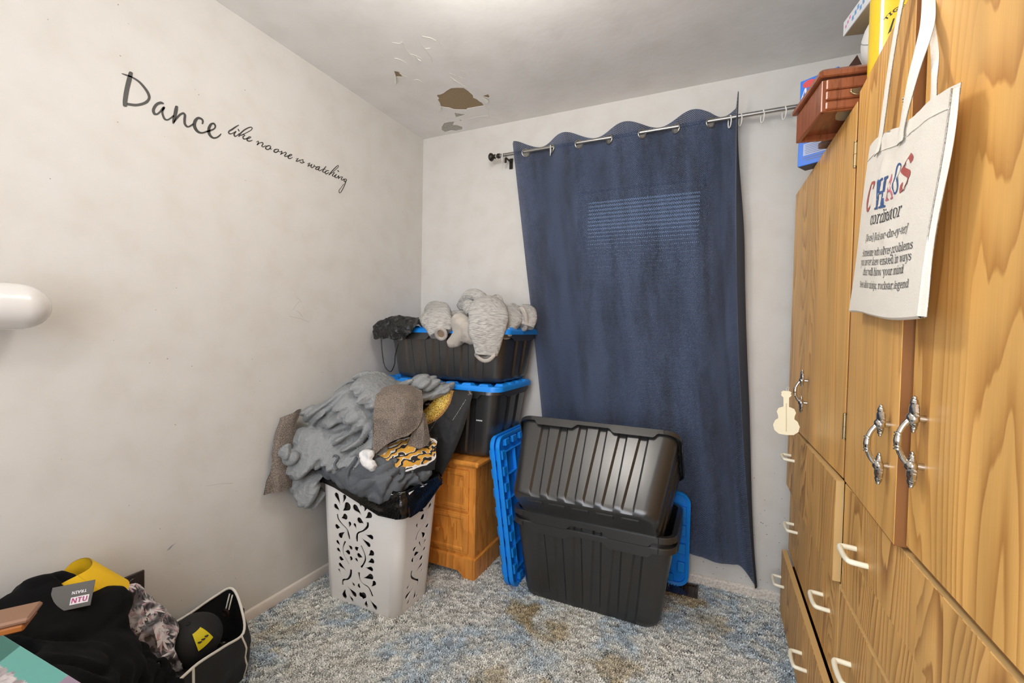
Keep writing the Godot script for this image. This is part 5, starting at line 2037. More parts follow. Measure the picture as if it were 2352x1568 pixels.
	# T-shirt with a striped gold emblem
	part(thing("printed_shirt", "black T-shirt with gold and white striped print among the laundry", "shirt", Vector3(0.53, 0.62, 0.78)), "front", patch([
		[Vector3(0.42, 0.735, 0.80), Vector3(0.51, 0.745, 0.73), Vector3(0.59, 0.735, 0.66)],
		[Vector3(0.44, 0.705, 0.875), Vector3(0.535, 0.715, 0.80), Vector3(0.61, 0.70, 0.70)],
		[Vector3(0.46, 0.665, 0.92), Vector3(0.56, 0.67, 0.84), Vector3(0.625, 0.655, 0.72)],
		[Vector3(0.47, 0.615, 0.93), Vector3(0.57, 0.62, 0.85), Vector3(0.625, 0.615, 0.73)]], 10, 10, func(p, u, v): return p + Vector3(0, 1, 0.5) * 0.005 * nf.get_noise_3dv(p * 2.0), 0.003), mat(Color.WHITE, 0.85, {"albedo_texture": stripes_tex()}))
	# white sock ends
	m = cloth([[Vector3(0.415, 0.70, 0.935), Vector3(0.45, 0.705, 0.94), 0.02, 0.018], [Vector3(0.43, 0.68, 0.95), Vector3(0.465, 0.665, 0.95), 0.016, 0.02]], 0.004, 0.01, [[noise(163, 20.0, 2, true), 0.005, id]])
	single("sock", "balled white sock tucked beside the fleece throw", "sock", m, mat(rgb(226, 224, 222), 0.9))
	# black cushion with a gold moon
	var corner := [Vector3(0.29, 0.925, 0.515), Vector3(0.688, 0.937, 0.512), Vector3(0.25, 0.55, 0.585), Vector3(0.575, 0.535, 0.60)]
	var sides := []
	var cz := noise(164, 8.0, 2)
	for s in [1.0, -1.0]:
		var pts := []
		for j in 37:
			var row := []
			for i in 37:
				var u := i / 36.0
				var v := j / 36.0
				var p: Vector3 = corner[0].lerp(corner[1], u).lerp(corner[2].lerp(corner[3], u), v)
				p.x += 0.022 * sin(PI * v) * (u * 2 - 1) * (1.0 if u > 0.5 else 0.6)
				var f := pow(clampf(sin(PI * u) * sin(PI * v), 0, 1), 0.45)
				p.z += s * 0.042 * f
				p.z += 0.005 * cz.get_noise_2d(u * 1.4 + v * 0.4, v * 1.4) * f
				row.append(p)
			pts.append(row)
		sides.append(net(pts))
	t = thing("cushion", "black cushion with large gold moon print leaning against the lower tote", "cushion", Vector3(0.45, 0.54, 0.57))
	part(t, "front", sides[0], mat(Color.WHITE, 0.7, {"albedo_texture": moon_tex()}))
	part(t, "back", sides[1], M.black_cloth)
	mb = MB.new()
	var tuft: Vector3 = corner[1]
	for k in 14:
		var d := Vector3(rng.randf_range(-1, 1), rng.randf_range(-1, 1), rng.randf_range(0, 1)).normalized() * 0.016
		mb.tube([tuft + Vector3(-0.012, -0.008, 0.006), tuft + Vector3(-0.012, -0.008, 0.006) + d], [0.0006, 0.0003], 4)
	part(t, "frayed_corner", mb.mesh(0), mat(rgb(190, 186, 176), 0.8))

func stripes_tex() -> ImageTexture:
	var s := 192
	var im := Image.create(s, s, false, Image.FORMAT_RGB8)
	var n := noise(171, 0.02, 2)
	for y in s:
		for x in s:
			var u := float(x) / s
			var v := float(y) / s
			var c := rgb(30, 31, 33)
			var w := n.get_noise_2d(x, y) * 0.9
			var e := Vector2((u - 0.5) / 0.52, (v - 0.45 + 0.16 * (u - 0.5)) / 0.40).length()
			if e < 1.0:
				var q := fposmod((u * 0.7 + v * 1.0) * 5.0 + w * 0.7, 1.0)
				c = rgb(34, 30, 28) if q < 0.32 else (rgb(226, 224, 220) if q > 0.86 else rgb(214, 160, 62))
			elif e < 1.12:
				c = rgb(232, 230, 226)
			im.set_pixel(x, y, c)
	return ImageTexture.create_from_image(im)

func moon_tex() -> ImageTexture:
	var s := 384
	var im := Image.create(s, s, false, Image.FORMAT_RGB8)
	var n := noise(173, 0.03, 3)
	var n2 := noise(174, 0.12, 2)
	for y in s:
		for x in s:
			var u := float(x) / s
			var v := float(y) / s
			var c := rgb(26, 26, 27)
			if n2.get_noise_2d(x * 2.0, y * 2.0) > 0.62:
				c = rgb(52, 52, 52)
			var d := Vector2((u - 0.40) / 0.36, (v - 0.12) / 0.33).length()
			if d < 1.0:
				c = rgb(226, 184, 76).lerp(rgb(242, 212, 112), clampf(0.5 + n.get_noise_2d(x, y) * 1.4, 0, 1))
				if d > 0.80:
					c = c.lerp(rgb(176, 116, 58), (d - 0.80) / 0.2 * 0.8)
					if fposmod(atan2(v - 0.12, u - 0.40) * 24.0, 1.0) < 0.3 and d > 0.9:
						c = rgb(92, 60, 40)
				if n2.get_noise_2d(x, y) > 0.42 and d > 0.35:
					c = rgb(84, 62, 34)
				# dark crescent cut into the disc
				if Vector2((u - 0.24) / 0.30, (v - 0.02) / 0.30).length() < 1.0:
					c = rgb(34, 30, 28)
			im.set_pixel(x, y, c)
	# beaded strings hanging from the disc
	for q in [[0.66, 0.36, 0.52, 0.78], [0.57, 0.43, 0.49, 0.60], [0.94, 0.10, 0.86, 0.34], [0.72, 0.80, 0.62, 0.95]]:
		for k in 120:
			var f := k / 119.0
			var px := int(lerpf(q[0], q[2], f) * s)
			var py := int(lerpf(q[1], q[3], f) * s)
			var r := 2 if k % 24 == 0 else 1
			im.fill_rect(Rect2i(px - r / 2, py - r / 2, r, r), rgb(206, 200, 184))
	for k in 60:
		var f := k / 59.0
		im.set_pixel(int((0.44 + 0.22 * f) * s), int((0.54 + 0.07 * sin(PI * f)) * s), rgb(196, 190, 176))
	return ImageTexture.create_from_image(im)

# flattened cloth tube along a path: half widths and half thicknesses
func sleeve(path: Array, wid: Array, thk: Array) -> ArrayMesh:
	var sp := spline(path, 10)
	var ws := spline(wid, 10)
	var hs := spline(thk, 10)
	var n := noise(186, 7.0, 2)
	var rows := []
	var cam := Vector3(0.45, 0.3, 0.85).normalized()
	for i in sp.size():
		var tan: Vector3 = (sp[min(i + 1, sp.size() - 1)] - sp[max(i - 1, 0)]).normalized()
		var side := tan.cross(cam).normalized()
		var out := side.cross(tan).normalized()
		var row := []
		for k in 33:
			var a := TAU * k / 32.0
			var f := 1.0 + 0.045 * sin(a * 3.0 + 4.0 * n.get_noise_3dv(sp[i])) + 0.05 * n.get_noise_3d(sp[i].x + cos(a) * 0.08, sp[i].y + sin(a) * 0.08, sp[i].z)
			var c: float = cos(a)
			var s: float = sin(a)
			row.append(sp[i] + side * c * ws[i] * f + out * signf(s) * pow(absf(s), 0.8) * hs[i] * f)
		rows.append(row)
	# close both ends
	for e in [0, rows.size() - 1]:
		var m := Vector3.ZERO
		for q in rows[e]:
			m += q
		m /= rows[e].size()
		var cap := []
		for q in rows[e]:
			cap.append(m.lerp(q, 0.02))
		if e == 0:
			rows.push_front(cap)
		else:
			rows.append(cap)
		if e == 0:
			continue
	return net(rows)

func build_top_garments():
	# fleece-lined marled garment on the upper tote
	var id := Basis.IDENTITY
	var nr := noise(181, 6.0, 2, true, 0.05)
	var t := thing("fleece_hoodie", "pale grey marled hoodie with cream fleece lining on upper tote", "hoodie", Vector3(0.6, 1.24, 0.3))
	var m := cloth([
		[Vector3(0.40, 1.285, 0.33), Vector3(0.66, 1.29, 0.29), 0.04, 0.05],
		[Vector3(0.66, 1.29, 0.29), Vector3(0.80, 1.285, 0.24), 0.05, 0.04]],
		0.007, 0.025, [[noise(181, 5.0, 2), 0.012, Vector3(9.0, 2.0, 8.0), 1.2]])
	part(t, "shell", m, M.heather)
	for q in [
		[[Vector3(0.28, 1.275, 0.30), Vector3(0.345, 1.305, 0.36), Vector3(0.415, 1.29, 0.43), Vector3(0.468, 1.24, 0.475), Vector3(0.49, 1.205, 0.49)], [0.05, 0.085, 0.085, 0.068, 0.055], [0.025, 0.045, 0.045, 0.04, 0.036]],
		[[Vector3(0.67, 1.33, 0.30), Vector3(0.70, 1.355, 0.36), Vector3(0.725, 1.31, 0.44), Vector3(0.74, 1.235, 0.487), Vector3(0.748, 1.16, 0.497), Vector3(0.748, 1.11, 0.503)], [0.045, 0.082, 0.098, 0.09, 0.066, 0.052], [0.03, 0.045, 0.05, 0.035, 0.03, 0.028]],
		[[Vector3(0.47, 1.35, 0.28), Vector3(0.535, 1.405, 0.30), Vector3(0.60, 1.40, 0.32), Vector3(0.66, 1.36, 0.34)], [0.025, 0.036, 0.036, 0.03], [0.025, 0.034, 0.034, 0.03]],
		[[Vector3(0.55, 1.35, 0.37), Vector3(0.59, 1.35, 0.405), Vector3(0.625, 1.315, 0.42)], [0.02, 0.034, 0.03], [0.02, 0.03, 0.026]],
		[[Vector3(0.73, 1.30, 0.24), Vector3(0.765, 1.325, 0.25), Vector3(0.79, 1.29, 0.31), Vector3(0.785, 1.225, 0.375)], [0.04, 0.05, 0.055, 0.04], [0.03, 0.035, 0.035, 0.03]],
		[[Vector3(0.78, 1.29, 0.17), Vector3(0.82, 1.325, 0.20), Vector3(0.845, 1.30, 0.25), Vector3(0.848, 1.25, 0.28)], [0.04, 0.055, 0.055, 0.045], [0.03, 0.035, 0.03, 0.025]]]:
		part(t, "sleeve" if q[0].size() > 4 else "fold", sleeve(q[0], q[1], q[2]), M.heather)
	m = cloth([
		[Vector3(0.565, 1.26, 0.44), Vector3(0.635, 1.225, 0.475), 0.05, 0.055],
		[Vector3(0.60, 1.20, 0.485), Vector3(0.56, 1.165, 0.495), 0.04, 0.026],
		[Vector3(0.63, 1.20, 0.49), Vector3(0.685, 1.19, 0.49), 0.035, 0.03],
		[Vector3(0.775, 1.235, 0.375), Vector3(0.80, 1.215, 0.40), 0.036, 0.033]],
		0.0055, 0.015, [[noise(183, 9.0, 2, true), 0.006, id], [noise(184, 50.0, 2), 0.002, id]])
	part(t, "fleece_lining", m, M.sherpa).set_meta("label", "cream fleece lining turned out")
	# cuff with its opening, and the rolled right sleeve end
	var mb := MB.new()
	var c := Vector3(0.502, 1.208, 0.514)
	var b := Basis(Vector3(0.9, 0.25, -0.3).normalized(), Vector3(0.25, -0.45, 0.85).normalized(), Vector3(0, 0, 0)).orthonormalized()
	var nrm := Vector3(0.28, -0.5, 0.82).normalized()
	var e1 := nrm.cross(Vector3.UP).normalized()
	var e2 := e1.cross(nrm)
	var ring := []
	for i in 20:
		var a := TAU * i / 20.0
		ring.append(c + e1 * cos(a) * 0.024 + e2 * sin(a) * 0.03)
	mb.tube(ring, 0.010, 8, false, true)
	part(t, "cuff", mb.mesh(60), M.sherpa)
	mb = MB.new()                   # hem of the hanging sleeve, folded half shut
	ring = []
	for i in 24:
		var a := TAU * i / 24.0
		ring.append(Vector3(0.747, 1.104, 0.507) + Vector3(cos(a) * 0.047, 0.012 * cos(a * 2.0 + 0.6) - 0.006 * sin(a), sin(a) * 0.022))
	mb.tube(ring, 0.0095, 8, false, true)
	part(t, "cuff", mb.mesh(60), M.sherpa)
	mb = MB.new()
	mb.ball(c - nrm * 0.003, Vector3(0.026, 0.006, 0.03), 14, Basis(e1, nrm, e2))
	part(t, "cuff_inside", mb.mesh(60), mat(rgb(150, 128, 106), 0.95))
	mb = MB.new()
	ring = []
	c = Vector3(0.835, 1.29, 0.275)
	for i in 22:
		var a := TAU * i / 22.0
		ring.append(c + Vector3(0.35, 0, 0.2).normalized() * cos(a) * 0.028 + Vector3(-0.1, 1, 0.15).normalized() * sin(a) * 0.052)
	mb.tube(ring, 0.013, 8, false, true)
	part(t, "rolled_cuff", mb.mesh(60), M.sherpa)
	# black drawstring pouch over the tote's corner
	var nf := noise(191, 9.0, 2, true)
	t = thing("drawstring_pouch", "black nylon drawstring pouch slumped over the upper tote corner", "pouch", Vector3(0.2, 1.24, 0.4))
	part(t, "pouch", patch([
		[Vector3(0.11, 1.265, 0.24), Vector3(0.20, 1.268, 0.25), Vector3(0.30, 1.266, 0.28), Vector3(0.385, 1.264, 0.33)],
		[Vector3(0.075, 1.272, 0.35), Vector3(0.17, 1.29, 0.37), Vector3(0.28, 1.282, 0.40), Vector3(0.375, 1.268, 0.42)],
		[Vector3(0.060, 1.265, 0.43), Vector3(0.155, 1.285, 0.455), Vector3(0.26, 1.275, 0.475), Vector3(0.355, 1.262, 0.478)],
		[Vector3(0.045, 1.225, 0.475), Vector3(0.14, 1.23, 0.495), Vector3(0.245, 1.225, 0.50), Vector3(0.33, 1.225, 0.496)],
		[Vector3(0.050, 1.165, 0.475), Vector3(0.135, 1.18, 0.498), Vector3(0.235, 1.15, 0.505), Vector3(0.275, 1.18, 0.50)]], 12, 9,
		func(p, u, v): return p + Vector3(0.1, 0.5, 0.9).normalized() * 0.018 * (nf.get_noise_3dv(p) + 0.3) + Vector3(0, -0.02, 0) * sin(u * 7.0) * v * v * 0.6, 0.003), M.black_nylon)
	mb = MB.new()
	mb.tube(spline([Vector3(0.115, 1.17, 0.50), Vector3(0.125, 1.10, 0.503), Vector3(0.14, 1.03, 0.50), Vector3(0.175, 1.0, 0.495), Vector3(0.205, 1.04, 0.50), Vector3(0.212, 1.09, 0.503), Vector3(0.235, 1.15, 0.508)], 6), 0.0028, 7)
	part(t, "cord", mb.mesh(60), M.black_nylon)
	mb = MB.new()
	for k in 4:
		mb.box(Vector3(0.135 + k * 0.02, 1.287 + 0.003 * sin(k * 1.4), 0.44 + 0.002 * k), Vector3(0.014, 0.001, 0.006), 0.0, Basis(Vector3.RIGHT, 0.5))
	part(t, "white_print", mb.mesh(0), M.white_ink)

# ------------------------------------------------------------------ on the left wall
func build_wall_things():
	var t := thing("wall_lettering", "black script lettering saying Dance like no one is watching", "wall decal", Vector3(0, 1.95, 1.1))
	for w in WALL_LETTERS:
		var mb := MB.new()
		var all := ArrayMesh.new()
		for s in w[1]:
			var l := []
			var r := []
			for i in range(0, s.size(), 4):
				l.append(Vector3(0, s[i + 1], s[i]))
				r.append(Vector3(0, s[i + 3], s[i + 2]))
			var ls := spline(l, 5)
			var rs := spline(r, 5)
			var top := Vector3(0.0011, 0, 0)
			var bot := Vector3(0.0002, 0, 0)
			for i in ls.size() - 1:
				mb.quad(ls[i] + top, rs[i] + top, rs[i + 1] + top, ls[i + 1] + top)
				mb.quad(ls[i] + bot, ls[i] + top, ls[i + 1] + top, ls[i + 1] + bot)
				mb.quad(rs[i] + top, rs[i] + bot, rs[i + 1] + bot, rs[i + 1] + top)
			for e in [0, ls.size() - 1]:
				var c: Vector3 = (ls[e] + rs[e]) / 2 + top
				var rad: Vector3 = (ls[e] - rs[e]) / 2
				var dir: Vector3 = rad.cross(Vector3.RIGHT)
				var o: Vector3 = (c - (ls[1 if e == 0 else e - 1] + rs[1 if e == 0 else e - 1]) / 2)
				if dir.dot(o) < 0:
					dir = -dir
				for k in 6:
					var a0 := PI * k / 6.0
					var a1 := PI * (k + 1) / 6.0
					mb.tri(c, c + rad * cos(a0) + dir * 0.6 * sin(a0), c + rad * cos(a1) + dir * 0.6 * sin(a1))
		part(t, "letter" if w[0].length() == 1 else "word", mb.mesh(0), M.vinyl)
	# rounded white fitting jutting into view
	t = thing("wall_fitting", "white glossy rounded capsule-shaped fitting jutting from left wall", "wall fitting", Vector3(0, 1.27, 1.95))
	var mb := MB.new()
	var prof := [[0.0, 0.0]]
	for k in 9:
		var a := PI / 2 * (k + 1) / 9.0
		prof.append([0.058 * sin(a), 0.062 * (1.0 - cos(a))])
	prof.append([0.058, 0.38])
	for k in 9:
		var a := PI / 2 * (k + 1) / 9.0
		prof.append([0.058 * cos(a) + 0.0001, 0.38 + 0.062 * sin(a)])
	mb.lathe(Vector3(0.10, 1.268, 1.783), prof, 36, Basis(Vector3(1, 0, 0), Vector3(0, 0, 1), Vector3(0, -1, 0)))
	part(t, "housing", mb.mesh(60), mat(rgb(222, 219, 215), 0.22))
	mb = MB.new()
	mb.box(Vector3(0.02, 1.268, 2.02), Vector3(0.04, 0.07, 0.12), 0.006)
	part(t, "wall_mount", mb.mesh(), M.white_plastic)
	mb = MB.new()
	mb.box(Vector3(0.10, 1.2098, 2.02), Vector3(0.012, 0.002, 0.34), 0.0008)
	part(t, "seam", mb.mesh(), M.white_plastic)
	# outlet
	t = thing("wall_outlet", "dark brown duplex outlet plate low on left wall", "outlet", Vector3(0, 0.353, 1.556))
	mb = MB.new()
	mb.box(Vector3(0.004, 0.353, 1.556), Vector3(0.007, 0.097, 0.066), 0.0025)
	part(t, "plate", mb.mesh(30), M.brown_plastic)
	for s in [-1.0, 1.0]:
		mb = MB.new()
		var c := Vector3(0.0075, 0.353 + s * 0.02, 1.556)
		mb.lathe(c, [[0.0155, 0.0], [0.0155, 0.002], [0.0145, 0.003], [0.0, 0.003]], 24, Basis(Vector3(0, 1, 0), Vector3(1, 0, 0), Vector3(0, 0, 1.0)))
		var rc := part(t, "receptacle", mb.mesh(30), M.brown_plastic)
		mb = MB.new()
		for z in [-0.006, 0.006]:
			mb.box(c + Vector3(0.0028, 0.003, z), Vector3(0.001, 0.008, 0.0018), 0.0)
		mb.ball(c + Vector3(0.0026, -0.006, 0), Vector3(0.0008, 0.0024, 0.0024), 8)
		part(rc, "slots", mb.mesh(0), mat(rgb(8, 6, 6), 0.6))
	mb = MB.new()
	mb.ball(Vector3(0.0078, 0.353, 1.556), Vector3(0.0015, 0.003, 0.003), 10)
	part(t, "screw", mb.mesh(40), M.dark_metal)

func floral_tex() -> ImageTexture:
	var s := 256
	var im := Image.create(s, s, false, Image.FORMAT_RGB8)
	var n := noise(201, 0.03, 2)
	for y in s:
		for x in s:
			var c := rgb(30, 28, 30)
			if n.get_noise_2d(x, y) > 0.12:
				c = rgb(92, 86, 90)
			im.set_pixel(x, y, c)
	var r := RandomNumberGenerator.new()
	r.seed = 5
	for f in 18:
		var cx := r.randi_range(10, 245)
		var cy := r.randi_range(10, 245)
		var np := r.randi_range(9, 14)
		for k in np:
			var a := TAU * k / np + r.randf_range(-0.15, 0.15)
			var len := r.randf_range(26, 52)
			var col := rgb(226, 220, 220) if k % 4 else rgb(196, 160, 166)
			for i in 40:
				var q := i / 39.0
				var wd: float = 7.0 * sin(PI * q) + 0.6
				var px := cx + cos(a) * len * q
				var py := cy + sin(a) * len * q
				im.fill_rect(Rect2i(int(px - wd / 2), int(py - wd / 2), int(max(1, wd)), int(max(1, wd))), col)
	return ImageTexture.create_from_image(im)

func build_left_heap():
	var id := Basis.IDENTITY
	# black fleece heap
	var m := cloth([
		[Vector3(0.24, 0.16, 1.80), Vector3(0.46, 0.20, 2.14), 0.20, 0.28],
		[Vector3(0.33, 0.33, 1.80), Vector3(0.50, 0.38, 1.98), 0.11, 0.14],
		[Vector3(0.34, 0.16, 1.72), Vector3(0.50, 0.12, 1.78), 0.11, 0.12],
		[Vector3(0.155, 0.43, 1.74), Vector3(0.22, 0.42, 1.71), 0.05, 0.06],
		[Vector3(0.12, 0.50, 1.80), Vector3(0.16, 0.44, 2.05), 0.055, 0.10],
		[Vector3(0.22, 0.36, 1.86), Vector3(0.42, 0.37, 2.12), 0.13, 0.17],
		[Vector3(0.6, 0.25, 2.12), Vector3(0.95, 0.26, 2.2), 0.27, 0.31]],
		0.009, 0.06, [[noise(211, 2.5, 2), 0.035, Vector3(2.5, 4.0, 4.5), 1.5], [noise(212, 3.5, 2), 0.018, Vector3(-6.0, 5.0, 5.0), 1.3]], 0.004, 0.014)
	single("fleece_blanket", "black fleece blanket heaped on the floor at lower left", "blanket", m, M.fleece)
	# yellow cap standing in the heap, open end up, with its shop tag
	var t := thing("yellow_cap", "bright yellow cap with dark shop tag resting in the black heap", "cap", Vector3(0.11, 0.43, 1.70))
	var rows := []
	var ax := Vector3(-0.24, 0.78, 0.50).normalized()
	var ex := ax.cross(Vector3(0, 0, 1)).normalized()
	var ey := ex.cross(ax)
	for j in 13:
		var v := j / 12.0
		var row := []
		for i in 33:
			var a := TAU * i / 32.0
			var rr := lerpf(0.050, 0.062, v) * (1.0 + 0.05 * sin(a * 3.0))
			row.append(Vector3(0.125, 0.49, 1.735) + ex * cos(a) * rr + ey * sin(a) * rr + ax * (0.04 - 0.12 * v + 0.012 * sin(2 * a)))
		rows.append(row)
	part(t, "crown", net(rows, null, null, null, 0.004), M.yellow)
	part(t, "flap", patch([
		[Vector3(0.085, 0.475, 1.69), Vector3(0.10, 0.455, 1.665), Vector3(0.12, 0.43, 1.655)],
		[Vector3(0.07, 0.46, 1.67), Vector3(0.085, 0.435, 1.645), Vector3(0.105, 0.41, 1.64)],
		[Vector3(0.06, 0.435, 1.655), Vector3(0.07, 0.41, 1.635), Vector3(0.09, 0.39, 1.63)]], 6, 6, null, 0.004), M.yellow)
	var tg := MB.new()
	var o := Vector3(0.225, 0.515, 1.79)
	var tb := Basis(Vector3(0.62, 0.02, -0.78).normalized(), Vector3(-0.45, 0.78, -0.42).normalized(), Vector3.ZERO)
	tb.z = tb.x.cross(tb.y).normalized()
	tb.y = tb.z.cross(tb.x)
	tg.box(o, Vector3(0.085, 0.062, 0.0015), 0.0005, tb)
	var tag := part(t, "shop_tag", tg.mesh(0), M.card_dark)
	tg = MB.new()
	tg.box(o + tb * Vector3(0.018, -0.012, 0.0014), Vector3(0.036, 0.018, 0.001), 0.0, tb)
	part(tag, "white_block", tg.mesh(0), M.white_ink)
	tg = MB.new()
	print_text(tg, letters("NTU", false, true), func(q: Vector2): return o + tb * Vector3(0.018 + q.x * 0.0165, -0.012 + q.y * 0.0165, 0.0024))
	part(tag, "letters", tg.mesh(0), M.magenta_ink)
	tg = MB.new()
	print_text(tg, letters("TRAIN", false, true), func(q: Vector2): return o + tb * Vector3(0.014 - q.x * 0.010, 0.008 - q.y * 0.010, 0.0014))
	part(tag, "letters", tg.mesh(0), M.white_ink)
	# floral leggings
	m = cloth([
		[Vector3(0.09, 0.36, 1.62), Vector3(0.16, 0.25, 1.585), 0.05, 0.06],
		[Vector3(0.16, 0.25, 1.585), Vector3(0.235, 0.16, 1.60), 0.06, 0.05],
		[Vector3(0.22, 0.18, 1.62), Vector3(0.26, 0.09, 1.62), 0.05, 0.05]],
		0.007, 0.04, [[noise(221, 8.0, 2, true, 0.04), 0.012, id]], 0.004, 0.014)
	single("floral_garment", "shiny black garment with white and pink floral print", "garment", m, tri_uv(mat(Color.WHITE, 0.4), floral_tex(), 5.0))
	# open black duffel with white piping
	t = thing("duffel_bag", "open black duffel bag with white piping beside the wall", "duffel bag", Vector3(0.2, 0, 1.46))
	var top := [Vector3(0.125, 0.25, 1.302), Vector3(0.215, 0.205, 1.325), Vector3(0.262, 0.155, 1.352), Vector3(0.295, 0.175, 1.44), Vector3(0.33, 0.20, 1.54), Vector3(0.335, 0.19, 1.62), Vector3(0.25, 0.18, 1.66), Vector3(0.10, 0.18, 1.64), Vector3(0.045, 0.185, 1.54), Vector3(0.045, 0.19, 1.42), Vector3(0.075, 0.225, 1.335)]
	var ts := spline(top, 5, true)
	rows = []
	var dn := noise(231, 8.0, 2)
	var cen := Vector3(0.19, 0, 1.48)
	for j in 11:
		var v := j / 10.0
		var row := []
		for i in ts.size() + 1:
			var p: Vector3 = ts[i % ts.size()]
			var q := Vector3(lerpf(p.x, cen.x + (p.x - cen.x) * 1.05, v), lerpf(p.y, 0.006, v), lerpf(p.z, cen.z + (p.z - cen.z) * 1.04, v))
			var out := Vector3(p.x - cen.x, 0, p.z - cen.z).normalized()
			q += out * (0.012 * sin(PI * v) + 0.008 * dn.get_noise_3dv(q * 1.5) * sin(PI * v))
			q.x = max(q.x, 0.016)
			row.append(q)
		rows.append(row)
	part(t, "body", net(rows, null, null, null, 0.003), M.duffel)
	var mb := MB.new()
	mb.tube(ts, 0.0045, 8, false, true)
	part(t, "piping", mb.mesh(60), M.piping)
	mb = MB.new()
	var sp := []
	for j in 11:
		sp.append(rows[j][11] + Vector3(0.003, 0, -0.001))
	mb.tube(sp, 0.0035, 7)
	part(t, "piping", mb.mesh(60), M.piping)
	mb = MB.new()
	sp = []
	for j in 9:
		sp.append(rows[j][21] + Vector3(0.004, 0, 0.0))
	mb.tube(sp, 0.004, 7)
	part(t, "piping", mb.mesh(60), M.piping)
	mb = MB.new()                         # tab with two white stripes and a ring inside the far end
	for z in [-0.008, 0.008]:
		mb.tube(spline([Vector3(0.135 + z, 0.238, 1.313), Vector3(0.138 + z, 0.215, 1.322), Vector3(0.135 + z, 0.19, 1.326)], 4), 0.0025, 6)
	part(t, "tab_stripe", mb.mesh(60), M.piping)
	mb = MB.new()
	var rg := []
	for i in 14:
		var a := TAU * i / 14.0
		rg.append(Vector3(0.135 + cos(a) * 0.018, 0.178 + sin(a) * 0.012, 1.332))
	mb.tube(rg, 0.003, 6, false, true)
	mb.box(Vector3(0.205, 0.185, 1.318), Vector3(0.02, 0.05, 0.012), 0.005)
	part(t, "buckle", mb.mesh(50), M.brown_plastic)
	# mesh cap and a crumpled bag inside the duffel
	t = thing("mesh_cap", "black mesh cap with yellow patch lying in the duffel", "cap", Vector3(0.19, 0.15, 1.47))
	var cb := Basis(Vector3.UP, 0.5) * Basis(Vector3.RIGHT, 0.35)
	var cc := Vector3(0.185, 0.172, 1.468)
	rows = []
	for j in 13:
		var v := j / 12.0 * PI / 2
		var row := []
		for i in 33:
			var a := TAU * i / 32.0
			var rr := sin(v) * 0.078 * (1.0 + 0.012 * cos(a * 6.0))
			row.append(cc + cb * Vector3(cos(a) * rr, cos(v) * 0.088, sin(a) * rr * 1.08))
		rows.append(row)
	part(t, "crown", net(rows, null, null, null, 0.003), M.black_cloth)
	part(t, "brim", patch([
		[cc + cb * Vector3(-0.075, 0.0, -0.03), cc + cb * Vector3(-0.085, 0.008, 0.0), cc + cb * Vector3(-0.075, 0.0, 0.03)],
		[cc + cb * Vector3(-0.105, -0.004, -0.03), cc + cb * Vector3(-0.12, 0.004, 0.0), cc + cb * Vector3(-0.105, -0.004, 0.03)],
		[cc + cb * Vector3(-0.125, -0.014, -0.018), cc + cb * Vector3(-0.145, -0.008, 0.0), cc + cb * Vector3(-0.125, -0.014, 0.018)]], 6, 6, null, 0.003), M.black_cloth)
	mb = MB.new()
	mb.ball(cc + cb * Vector3(0, 0.089, 0), Vector3(0.006, 0.003, 0.006), 10)
	part(t, "button", mb.mesh(50), M.black_cloth)
	rows = []
	for j in 7:
		var row := []
		for i in 9:
			var a := 0.15 + 0.62 * i / 8.0
			var v := lerpf(0.5, 1.12, j / 6.0)
			row.append(cc + cb * Vector3(cos(a) * sin(v) * 0.0845, cos(v) * 0.0945, sin(a) * sin(v) * 0.0845 * 1.08))
		rows.append(row)
	part(t, "patch", net(rows), M.yellow_patch).set_meta("label", "yellow emblem patch")
	mb = MB.new()
	for k in 3:
		var a := 0.3 + 0.16 * k
		mb.box(cc + cb * Vector3(cos(a) * sin(0.88) * 0.0855, cos(0.88) * 0.0955, sin(a) * sin(0.88) * 0.0855 * 1.08), Vector3(0.008, 0.003, 0.008), 0.0, cb * Basis(Vector3.RIGHT, -0.5))
	part(t, "patch_print", mb.mesh(0), M.ink)
	m = cloth([[Vector3(0.20, 0.11, 1.55), Vector3(0.28, 0.12, 1.58), 0.05, 0.05], [Vector3(0.2, 0.08, 1.42), Vector3(0.15, 0.09, 1.5), 0.06, 0.06]], 0.007, 0.04, [[noise(241, 10.0, 2, true, 0.03), 0.016, id]], 0.01)
	single("plastic_bag", "crumpled shiny black plastic bag stuffed in the duffel", "bag", m, M.liner)
	# plank end and a boxed picture in the near corner
	t = thing("wooden_plank", "brown wooden plank end poking in at lower left", "plank", Vector3(0.36, 0.55, 2.02))
	mb = MB.new()
	var pb := Basis(Vector3.UP, 0.95) * Basis(Vector3.FORWARD, -0.02)
	mb.box(Vector3(0.36, 0.612, 2.03), Vector3(0.26, 0.012, 0.07), 0.004, pb)
	part(t, "upper_board", mb.mesh(0), mat(rgb(138, 102, 78), 0.5))
	mb = MB.new()
	mb.box(Vector3(0.358, 0.598, 2.033), Vector3(0.25, 0.014, 0.066), 0.003, pb)
	part(t, "lower_board", mb.mesh(0), mat(rgb(176, 106, 44), 0.5))
	t = thing("picture_box", "flat box with teal and white rocky picture at lower left", "box", Vector3(0.8, 0.58, 2.1))
	var xb := Basis(Vector3.UP, 0.03) * Basis(Vector3.RIGHT, 0.06)
	mb = MB.new()
	mb.box(Vector3(0.80, 0.60, 2.13), Vector3(0.60, 0.03, 0.30), 0.002, xb)
	part(t, "carton", mb.mesh(0), mat(rgb(128, 112, 124), 0.4))
	rows = []
	for j in 2:
		var row := []
		for i in 2:
			row.append(Vector3(0.80, 0.60, 2.13) + xb * Vector3(-0.298 + 0.596 * i, 0.0156, -0.149 + 0.298 * j))
		rows.append(row)
	part(t, "picture", net(rows), mat(Color.WHITE, 0.3, {"albedo_texture": rocks_tex()}))

